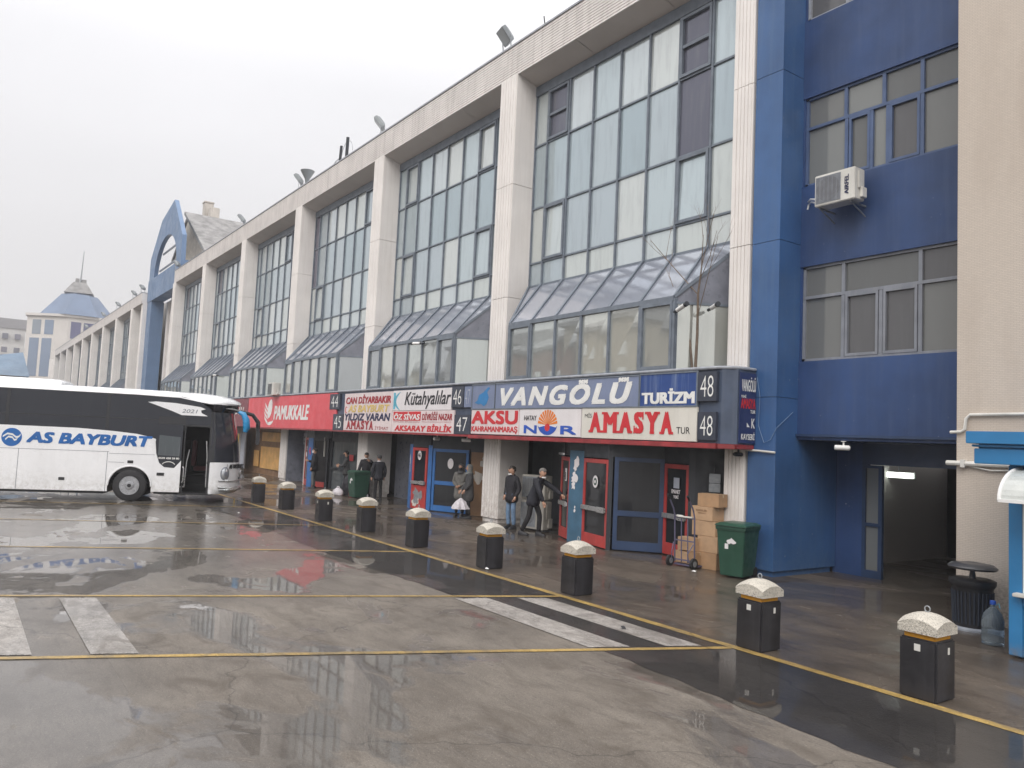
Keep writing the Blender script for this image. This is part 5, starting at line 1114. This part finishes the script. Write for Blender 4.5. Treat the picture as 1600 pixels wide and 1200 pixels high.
    nose = sheet([(.28, -.12), (.34, -.02), (.55, .06), (.62, .03), (.8, .03), (1.0, .02), (1.32, -.02)], 'front_panel', buswhite)
    sheet([(1.32, -.025), (1.6, -.05), (2.0, -.1), (2.5, -.19), (2.97, -.3)], 'windscreen', busglass)
    sheet([(2.97, -.28), (3.1, -.2), (3.23, -.15)], 'visor', busblack)
    m = MB(); m.slabin([(X+.002, 2.3, 1.32), (X+.002, 2.47, 1.32), (X-.02, 2.5, 2.0), (X-.03, 2.42, 2.97), (X-.01, 2.3, 2.97)], (-.05, 0, 0)); m.build('front_post', busblack, t)
    for s_ in (1, -1):
        m = MB(); m.lathe([(.16, -.03), (.17, 0), (.12, .05), (.05, .07)], 20, (0, 0, 0), sx=1.25, sy=.85, axis='Y'); hl = m.build('headlight', glass('headlight_glass%d' % (s_+1), [(.5, .52, .55), (.45, .47, .5)], .5, .05), t, smooth=50); hl.location = (s_*1.12, 2.84, .95); hl.rotation_euler = (0, 0, -s_*R(58))
        m = MB(); m.lathe([(.06, .05), (.07, .075), (.03, .08)], 14, (0, 0, 0), axis='Y'); m.lathe([(.17, -.01), (.185, .0), (.17, .02)], 20, (0, 0, 0), sx=1.25, sy=.85, axis='Y'); m.build('lamp_ring', panelslate, hl, smooth=50)
    m = MB()
    for dz, r in ((.5, .025), (.72, .02), (.42, .03)): m.tube([(x*1.005, y+.06+(dz == .42)*.03, dz+.06*math.sin(x*4)*0) for x, y in ff[2:-2]], r, 6)
    m.tube([(1.2, 2.76, .40), (1.04, 3.02, .48), (.78, 3.2, .44), (.4, 3.3, .5)], .035, 6); m.build('bumper_trim', steel, nose, smooth=50)
    m = MB(); m.box(-.4, .4, 3.2, 3.26, .68, .82); m.build('grille', blackm, nose)
    m = MB(); m.lathe([(.1, -.01), (.1, .01)], 20, (.16, 3.27, .93), axis='Y'); m.build('badge', steel, nose)
    a = Vector((1.08, 2.93, 1.12)); b_ = Vector((.5, 3.2, 1.12)); m = MB(); text(m, "AS BAYBURT", tuple(a), tuple((b_-a).normalized()), ZU, .95, .15, .04, .15, lift=.03); c = a-(b_-a).normalized()*.13
    m.lathe([(.085, -.004), (.085, .004)], 18, (c.x+.02, c.y+.03, 1.19), axis='Y'); m.build('lettering', lblack, nose)
    # side lettering and emblem
    m = MB(); text(m, "AS BAYBURT", (X+.003, -3.02, 1.74), (0, 1, 0), ZU, 3.6, .35, .055, .2); m.build('lettering', lbus, t)
    m = MB(); m.lathe([(.28, -.003), (.28, .003)], 36, (X+.004, -3.42, 1.89), axis='X'); e = m.build('emblem', lbus, t)
    m = MB()
    for dz, sc in ((.03, 1), (-.06, .7)):
        P = [(-.24*sc, dz-.03), (-.12*sc, dz+.06), (.02, dz+.04), (.12*sc, dz-.04), (.2*sc, dz-.02), (.24*sc, dz+.05)]
        m.slabin([(X+.01, -3.42+p[0], 1.9+p[1]+.03) for p in P]+[(X+.01, -3.42+p[0], 1.9+p[1]-.025) for p in P[::-1]], (-.002, 0, 0))
    m.build('emblem_mark', lwhite, e)
    # door leaf swung out beside the body
    xd = X+.13
    m = MB(); m.slabin([(xd, *p) for p in [(.7, .33), (1.5, .33), (1.5, 1.35), (1.3, 1.1), (1.0, 1.12), (.85, 1.25), (.74, 1.55), (.7, 1.9)]], (-.05, 0, 0)); d = m.build('door', buswhite, t)
    m = MB(); m.slabin([(xd, *p) for p in [(1.5, 1.36), (1.5, 2.5), (.72, 2.5), (.7, 1.91), (.745, 1.56), (.855, 1.26), (1.0, 1.13), (1.3, 1.11)]], (-.045, 0, 0)); m.build('door_glass', busglass, d)
    m = MB(); m.slabin([(xd+.004, *p) for p in [(.8, 1.5), (1.44, 1.48), (1.44, 2.1), (.8, 2.15)]], (-.003, 0, 0)); m.build('door_pane', shopgrey, d)
    m = MB(); text(m, "0549 458 58 80", (xd+.006, .82, 1.38), (0, 1, 0), ZU, .62, .06, .03); m.tube([(xd+.004, 1.13+.2*math.cos(R(a)), 1.17+.13*math.sin(R(a))) for a in range(20, 161, 20)], .012, 5); m.build('lettering', lwhite, d)
    m = MB(); m.box(xd, xd+.015, .8, 1.02, .85, .94); m.build('handle', blackm, d); m = MB(); m.tube([(xd-.02, 1.56, .65), (xd+.02, 1.6, .7), (xd+.02, 1.6, 1.1), (xd-.02, 1.56, 1.15)], .018, 8); m.bar((xd-.03, 1.3, .5), (X-.1, 1.62, .5), .04); m.build('door_arm', steel, d)
    # interior seen through the doorway
    m = MB(); m.box(-1.2, 1.2, RB+.1, 1.52, .55, .6); m.box(-1.22, .15, 1.52, 2.3, .3, .9); m.box(.15, 1.26, 1.52, 2.36, .26, .34); m.box(.15, .95, 1.52, 2.3, .34, .58); m.box(.15, .6, 1.52, 2.3, .58, .82); m.box(-1.2, 1.2, 1.46, 1.5, .6, 2.0); m.box(-1.22, -1.18, RB+.1, 2.3, .3, 3.35); m.box(-1.2, 1.2, RB+.1, 2.2, 3.3, 3.34); m.box(-1.2, 1.2, RB+.12, RB+.2, .6, 3.3); m.box(-1.2, 1.2, 1.5, 2.3, 2.9, 2.95); m.build('cabin_floor', M('cabin_black', (.009, .009, .010), .95, spec=.1), t)
    m = MB(); m.box(-.9, -.35, 1.62, 1.75, 1.1, 2.0); m.box(-.9, -.35, 1.7, 2.2, .95, 1.1); m.box(.25, .8, .8, .95, 1.2, 2.1); m.build('seat', M('seat_red', (.13, .03, .035), .8), t, bevel=.03)
    m = MB(); m.tube([(X-.06, 1.62, .5), (X-.1, 1.64, 1.3), (X-.3, 1.68, 1.7)], .018, 8); m.tube([(X-.06, 2.28, .5), (X-.08, 2.26, 1.5), (X-.25, 2.2, 2.0)], .018, 8); m.build('grab_rail', steel, t, smooth=40)
    m = MB(); m.box(X-.04, X+.0, 1.53, 1.57, .3, 2.5); m.box(X-.04, X+.0, 2.3, 2.37, .3, 2.5); m.box(X-.05, X, 1.57, 2.3, 2.46, 2.52); m.box(X-.06, X+.01, 1.5, 2.38, .27, .31); m.build('door_frame', busblack, t)
    m = MB(); m.slabin([(X, 2.36, .3), (X, 2.44, .3), (X, 2.44, 1.3), (X, 2.36, 1.3)], (-.03, 0, 0)); m.build('corner_panel', buswhite, t)
    # mirrors
    m = MB(); m.tube([(.95, 2.6, 3.12), (1.12, 3.0, 3.08), (1.12, 3.3, 2.98)], .04, 8); w = m.build('mirror_arm', busblack, t, smooth=50)
    m = MB(); m.tube([(1.1, 3.12, 3.03), (1.12, 3.3, 2.95), (1.13, 3.4, 2.75), (1.11, 3.42, 2.5), (1.09, 3.38, 2.36)], [.05, .09, .115, .115, .07], 12); m.build('mirror_housing', M('mirror_blue', (.02, .26, .55), .3, coat=.5), w, smooth=50)
    m = MB(); m.tube([(-1.0, 2.6, 3.1), (-1.15, 3.1, 3.08), (-1.22, 3.5, 2.98), (-1.25, 3.7, 2.72), (-1.25, 3.72, 2.35)], [.05, .06, .07, .08, .075], 10); w = m.build('mirror_arm', busblack, t, smooth=50)
    m = MB(); m.box(-1.4, -1.12, 3.65, 3.8, 1.9, 2.4); m.build('mirror_housing', busblack, w, bevel=.03)
    m = MB(); m.slabin([(.9, 2.85, 1.55), (.6, 2.95, 1.5), (.6, 2.94, 1.7), (.95, 2.83, 1.75)], (0, -.01, 0)); m.build('dashboard_papers', offwhite, t)
    # wheels
    for x, y in ((X, 0), (-X, 0), (X, -6.1), (-X, -6.1)):
        s_ = 1 if x > 0 else -1; c = (x-s_*.14, y, .5); tb = .135
        m = MB(); m.lathe([(.30, -.13), (.44, -.135), (.495, -.1), (.5, 0), (.495, .1), (.44, .135), (.30, .13)], 36, c, axis='X'); w = m.build('wheel', rubber, t, smooth=35)
        m = MB(); a = s_*.137; m.lathe([(.3, a), (.295, a+s_*.012), (.26, a-s_*.05), (.15, a-s_*.03), (.12, a+s_*.02), (.09, a+s_*.025)], 32, c, axis='X'); m.build('rim', rimm, w, smooth=30)
        m = MB()
        for k in range(10): q = 2*math.pi*k/10; m.lathe([(.018, 0), (.014, s_*.03)], 8, (c[0]+a-s_*.035, c[1]+.19*math.cos(q), c[2]+.19*math.sin(q)), axis='X'); m.lathe([(.032, 0), (.032, s_*.014)], 10, (c[0]+a-s_*.045, c[1]+.245*math.cos(q+.3), c[2]+.245*math.sin(q+.3)), axis='X')
        m.lathe([(.07, 0), (.05, s_*.03)], 14, (c[0]+a+s_*.01, c[1], c[2]), axis='X'); m.build('wheel_nut', blackm, w)
    m = MB(); m.box(-1.2, 1.2, -8.8, -.75, .22, .5); m.box(-1.1, 1.1, .7, 2.5, .24, .3); m.box(-1.22, 1.22, -.72, .72, .9, 1.4); m.build('chassis', blackm, t)
coach()

# ------------------------------------------------------------------ people
def rotx(p, a, piv):
    y, z = p[1]-piv[0], p[2]-piv[1]; c, s_ = math.cos(a), math.sin(a); return (p[0], piv[0]+y*c+z*s_*-1, piv[1]+z*c+y*s_)
def person(label, loc, rz, H=1.72, lean=0, top=coatblack, bottom=trouser, hem=.8, hemr=.19, arms=None, legs=None, hair=hairm, hat=None, mask=None, chin=False, shoe=blackm, scarf=None, girth=1., turn=0, group=None, scarfmat=None):
    """stands at its feet, faces local -Y"""
    t = thing('person', label, 'person', (*loc, .004), R(rz), group); k = H/1.72
    up = lambda p: rotx(p, R(lean), (0, .93)) if p[2] > .93 else p
    J = {n: up(p) for n, p in dict(pel=(0, 0, .93), spi=(0, .01, 1.12), che=(0, 0, 1.30), nec=(0, .015, 1.475), hea=(0, 0, 1.56), shL=(.185, .01, 1.40), shR=(-.185, .01, 1.40)).items()}
    A = arms or {}
    for s_, n in ((1, 'L'), (-1, 'R')):
        e, w = A.get(n, ((s_*.255, .03, 1.13), (s_*.25, -.06, .88))); J['el'+n] = up(e) if n not in A else e; J['wr'+n] = up(w) if n not in A else w
    G = legs or {}
    for s_, n in ((1, 'L'), (-1, 'R')):
        kn, an = G.get(n, ((s_*.105, -.02, .5), (s_*.11, .02, .1))); J['hi'+n] = (s_*.082, 0, .9); J['kn'+n] = kn; J['an'+n] = an
    V = lambda n: tuple(c*k for c in J[n])
    def sk(chain, edges, rad, sub=2): return skin_mesh([tuple(c*k for c in (J[q] if isinstance(q, str) else q)) for q in chain], edges, [tuple(x*k for x in r) if isinstance(r, tuple) else r*k for r in rad], sub)
    # body in one mesh: trunk, limbs, head, hands
    ch = ['pel', 'spi', 'che', 'nec', 'hea', 'shL', 'elL', 'wrL', 'shR', 'elR', 'wrR', 'hiL', 'knL', 'anL', 'hiR', 'knR', 'anR']
    ed = [(0, 1), (1, 2), (2, 3), (3, 4), (2, 5), (5, 6), (6, 7), (2, 8), (8, 9), (9, 10), (0, 11), (11, 12), (12, 13), (0, 14), (14, 15), (15, 16)]
    b = MB(); b.add(*sk(ch, ed, [.12, .11, .12, .055, .05, .055, .042, .03, .055, .042, .03, .08, .055, .04, .08, .055, .04]))
    hc = Vector(J['hea'])*k+Vector((0, -.02, .075))*k
    n = 16; prof = [(-.118, .028), (-.105, .05), (-.08, .064), (-.04, .074), (0, .079), (.04, .081), (.075, .072), (.1, .05), (.115, .02)]
    tr = Matrix.Rotation(R(turn), 3, 'Z')
    vs = []
    for z, r in prof:
        for i in range(n):
            a = 2*math.pi*i/n; x, y = r*math.cos(a), r*1.22*math.sin(a)+.012
            if y < 0 and abs(x) < .02 and -.05 < z < .02: y -= .02*(1-abs(z+.02)/.05)      # nose
            if y < 0 and z < -.06: y *= .92
            p = tr@Vector((x, y, z)); vs.append(tuple(hc+p*k))
    b.add(vs, [(i*n+j, i*n+(j+1) % n, (i+1)*n+(j+1) % n, (i+1)*n+j) for i in range(len(prof)-1) for j in range(n)]+[tuple(range(n-1, -1, -1)), tuple((len(prof)-1)*n+j for j in range(n))])
    HP = lambda x, y, z: tuple(hc+tr@Vector((x, y, z))*k)
    for s_ in (1, -1): b.tube([HP(s_*.078, .01, -.03), HP(s_*.088, .02, 0), HP(s_*.082, .02, .025)], [.008*k, .014*k, .01*k], 6)
    b.tube([HP(0, -.088, .015), HP(0, -.112, -.02), HP(0, -.09, -.028)], [.008*k, .014*k, .008*k], 6)
    for s_, q in ((1, 'L'), (-1, 'R')):
        w = Vector(V('wr'+q)); d = (w-Vector(V('el'+q))).normalized(); side = d.cross(Vector((s_, 0, 0))).normalized() if abs(d.x) < .9 else Vector((0, 0, 1)); acr = side
        nor = d.cross(acr)
        b.tube([w-d*.01, w+d*.035*k, w+d*.085*k], [.026*k, .036*k, .03*k], 8)
        for fi, (o, l) in enumerate(((-.027, .07), (-.009, .08), (.009, .076), (.026, .06))):
            p = w+d*.08*k+acr*o*k; mid = p+d*l*.5*k+nor*.006*s_; e = p+d*l*.9*k+nor*.025*s_*k; b.tube([p, mid, e], [.0095*k, .0085*k, .0065*k], 6)
        p = w+d*.03*k-acr*.028*k; b.tube([p, p+d*.03*k-acr*.02*k, p+d*.065*k-acr*.022*k+nor*.01*s_], [.012*k, .0105*k, .008*k], 6)
    b.build('body', skin, t, smooth=80)
    m = MB()
    for s_ in (1, -1): m.lathe([(.002, -.009), (.009, 0), (.002, .009)], 8, HP(s_*.03, -.082, .02)); m.tube([HP(s_*.018, -.089, .038), HP(s_*.045, -.08, .037)], .004*k, 5)
    m.tube([HP(-.022, -.082, -.062), HP(.022, -.082, -.062)], .004*k, 5); m.build('face_detail', hairm, t)
    # trousers
    cj = ['pel', 'hiL', 'knL', 'anL', 'hiR', 'knR', 'anR']
    m = MB(); m.add(*sk(cj, [(0, 1), (1, 2), (2, 3), (0, 4), (4, 5), (5, 6)], [(.12, .11), (.08, .085), .07, .06, (.08, .085), .07, .06])); m.build('trousers', bottom, t, smooth=80)
    # shoes
    for q in 'LR':
        a = Vector(J['an'+q]); kn = Vector(J['kn'+q]); fw = Vector((0, -1, 0)); m = MB(); z0 = a.z-.1
        def rg(y, w, h): return [tuple((Vector((a.x+x*w, a.y+y, z0+z*h)))*k) for x, z in ((-1, .0), (1, .0), (1, .6), (.5, 1), (-.5, 1), (-1, .6))]
        m.loft([rg(.085, .03, .08), rg(.05, .045, .11), rg(-.02, .045, .11), rg(-.1, .05, .075), rg(-.17, .045, .055), rg(-.2, .025, .04)]); m.build('shoe', shoe, t, smooth=60)
    # coat
    hp = [(0, 0, hem)] if hem > .9 else [(0, .0, hem-.05), (0, 0, (hem+1.1)/2)]
    cc = ['che', 'spi']+hp+['shL', 'elL', 'wrL', 'shR', 'elR', 'wrR', 'nec']; nh = len(hp)
    ed = [(0, 1)]+[(1, 1+nh)]+([(2, 3)] if nh == 2 else [])+[(0, 2+nh), (2+nh, 3+nh), (3+nh, 4+nh), (0, 5+nh), (5+nh, 6+nh), (6+nh, 7+nh), (0, 8+nh)]
    rd = [(.175*girth, .135*girth), (.165*girth, .13*girth)]+[(hemr*1.3, hemr*1.05), (hemr*1.1, hemr*.9)][:nh]+[.085, .07, .055, .085, .07, .055, .075]
    m = MB(); m.add(*sk(cc, ed, rd)); m.build('coat', top, t, smooth=80)
    m = MB(); m.tube([tuple(Vector(V('nec'))+Vector((.07*math.cos(a*.5236), .065*math.sin(a*.5236)-.005, .015+.01*math.sin(a*.5236)))*k) for a in range(13)], .024*k, 8, cap=False); m.build('collar', scarfmat or top, t, smooth=60)
    if hair and not scarf:
        m = MB(); vs = []; pr = [(-.03, .083), (.01, .088), (.05, .088), (.085, .076), (.112, .05), (.125, .015)]
        for z, r in pr:
            for i in range(n):
                a = 2*math.pi*i/n; x, y = r*math.cos(a), r*1.24*math.sin(a)+.018; zz = z
                if math.sin(a) < -.15: zz = max(z, .058+.1*min(0, math.sin(a)+.6))
                vs.append(HP(x, y, zz))
        m.add(vs, [(i*n+j, i*n+(j+1) % n, (i+1)*n+(j+1) % n, (i+1)*n+j) for i in range(len(pr)-1) for j in range(n)]+[tuple((len(pr)-1)*n+j for j in range(n))]); m.build('hair', hair if not hat else hat, t, smooth=70)
    if scarf:
        m = MB(); vs = []; pr = [(-.19, .13), (-.14, .098), (-.09, .086), (-.03, .094), (.03, .097), (.085, .085), (.118, .055), (.132, .015)]
        for z, r in pr:
            for i in range(n):
                a = 2*math.pi*i/n; x, y = r*math.cos(a), r*1.2*math.sin(a)+.014
                if math.sin(a) < -.4 and -.11 < z < .06: y += .055*(-math.sin(a)-.3)
                vs.append(HP(x, y, z))
        m.add(vs, [(i*n+j, i*n+(j+1) % n, (i+1)*n+(j+1) % n, (i+1)*n+j) for i in range(len(pr)-1) for j in range(n)]+[tuple((len(pr)-1)*n+j for j in range(n))]); m.build('headscarf', scarf, t, smooth=70)
    if mask:
        m = MB(); dz = 0
        P = [[HP(.07*math.sin(a), .008-.11*math.cos(a)*(1 if z != -.085 else .85), z+dz) for a in [(-1.2+2.4*i/8) for i in range(9)]] for z in ((-.128, -.118, -.105, -.095) if chin else (-.095, -.07, -.035, -.005))]
        m.add([p for r in P for p in r], [(i*9+j, i*9+j+1, (i+1)*9+j+1, (i+1)*9+j) for i in range(3) for j in range(8)]); m.build('mask', mask, t, smooth=70)
    return t
person('man in a black jacket and pale jeans standing before the pale air conditioners', (-18.22, 12.95), 8, 1.73, 2, coatblack, denim, .73, .19, {'L': ((.27, .03, 1.13), (.24, -.09, .9)), 'R': ((-.27, .05, 1.13), (-.2, -.07, .92))}, mask=maskw, chin=True, girth=1.12, turn=-20)
person('stooping grey haired man in a dark suit pushing the open red door', (-16.78, 12.62), 116, 1.80, 22, coatnavy, trouser, .74, .195, {'L': ((.26, -.46, 1.2), (.16, -.72, 1.06)), 'R': ((-.25, -.30, 1.12), (-.2, -.38, .88))},
       {'L': ((.1, -.16, .5), (.1, -.14, .1)), 'R': ((-.1, .04, .5), (-.1, .24, .105))}, hair=greyhair, mask=maskw, chin=True, girth=1.05, turn=-25)
person('woman in a long grey checked coat with black mask, hands folded', (-21.6, 13.32), 38, 1.63, 0, coatgrey, trouser, .55, .205, {'L': ((.24, .0, 1.12), (.05, -.2, 1.02)), 'R': ((-.24, .0, 1.12), (-.05, -.2, 1.0))}, scarf=coatdark, mask=maskd, girth=1.1)
person('woman in a dark coat and pale headscarf holding a folded umbrella', (-20.93, 13.22), -20, 1.64, 0, coatdark, trouser, .55, .205, {'L': ((.23, -.04, 1.12), (.2, -.18, .92)), 'R': ((-.24, -.02, 1.12), (-.2, -.2, .9))}, scarf=scarfm, girth=1.1)
person('man in a short black jacket leaning towards the far pillar, arm raised', (-28.62, 13.28), 60, 1.73, 6, coatblack, trouser, .92, .17, {'L': ((.28, -.22, 1.28), (.16, -.4, 1.42)), 'R': ((-.24, -.1, 1.12), (-.3, -.25, .95))}, shoe=offwhite, mask=maskw, chin=True)
person('man in a dark suit and cap seen from behind, facing the far pillar', (-27.2, 13.15), -95, 1.70, 2, coatnavy, trouser, .78, .19, hat=coatdark, scarfmat=signwhite)
person('man in a black coat with a white mask before the blue post', (-33.35, 13.0), -35, 1.74, 0, coatblack, greytrouser, .74, .2, {'R': ((-.24, -.08, 1.12), (-.14, -.3, 1.18)), 'L': ((.26, .02, 1.13), (.24, -.06, .9))}, mask=maskw, girth=1.15)
person('man in a dark jacket with dark mask against the grey shop glass', (-30.55, 13.3), -30, 1.72, 3, coatdark, trouser, .76, .19, {'R': ((-.24, -.1, 1.14), (-.12, -.3, 1.15)), 'L': ((.24, -.1, 1.14), (.1, -.3, 1.12))}, mask=maskd, hat=coatblack)
t = thing('umbrella', 'half folded pale umbrella hanging by the dark coated woman', 'umbrella', (-20.98, 12.98, .03))
m = MB(); n = 16; rg = lambda r, z, k: [(r*(1-.28*k*(i % 2))*math.cos(2*math.pi*i/n), r*(1-.28*k*(i % 2))*math.sin(2*math.pi*i/n), z) for i in range(n)]
m.loft([rg(.3, .27, 1), rg(.27, .36, 1), rg(.16, .5, .7), rg(.03, .6, 0)]); m.build('canopy', umbm, t, smooth=30); m = MB(); m.tube([(0, 0, .02), (0, 0, .82), (.03, 0, .9)], .01, 6); m.build('shaft', galv, t)
def bag(name, label, loc, rx, ry, h, mat, hm):
    t = thing(name, label, 'bag', loc); rr = random.Random(int(h*100)); m = MB()
    m.loft([[(rx*k*math.cos(2*math.pi*i/14)*rr.uniform(.92, 1.05), ry*k*math.sin(2*math.pi*i/14)*rr.uniform(.92, 1.05), z*h) for i in range(14)] for z, k in ((0, .8), (.08, 1), (.45, 1.02), (.75, .8), (.92, .45), (1, .3))]); m.build('sack', mat, t, smooth=60)
    m = MB(); m.tube([(-rx*.4, 0, h*.9), (-rx*.3, 0, h*1.15), (rx*.3, 0, h*1.15), (rx*.4, 0, h*.9)], .02, 6); m.build('handle', hm, t)
bag('travel_bag', 'dark heap of luggage between the grey glass and the green bin', (-29.7, 13.1, 0), .4, .3, .85, coatblack, blackm)
bag('shopping_bag', 'pinkish pale bag in front of the dark luggage heap', (-29.75, 12.65, 0), .32, .2, .3, umbm, umbm)
bag('shopping_bag', 'red bag tucked beside the far green bin', (-29.05, 12.95, 0), .14, .14, .62, redcloth, redcloth)
# ------------------------------------------------------------------ thin haze over the whole yard, thickened to imitate milky window-glass veil
def haze():
    m = bpy.data.materials.new('haze_air'); m.use_nodes = True; nt = m.node_tree; nt.nodes.clear()
    o = nt.nodes.new("ShaderNodeOutputMaterial"); v = nt.nodes.new("ShaderNodeVolumePrincipled"); nt.links.new(v.outputs[0], o.inputs['Volume'])
    v.inputs['Color'].default_value = (.93, .93, .96, 1); v.inputs['Density'].default_value = .00115
    h = MB().box(-710, 310, -410, 710, -1, 46).build('haze', m); tag(h, kind='stuff')
haze()
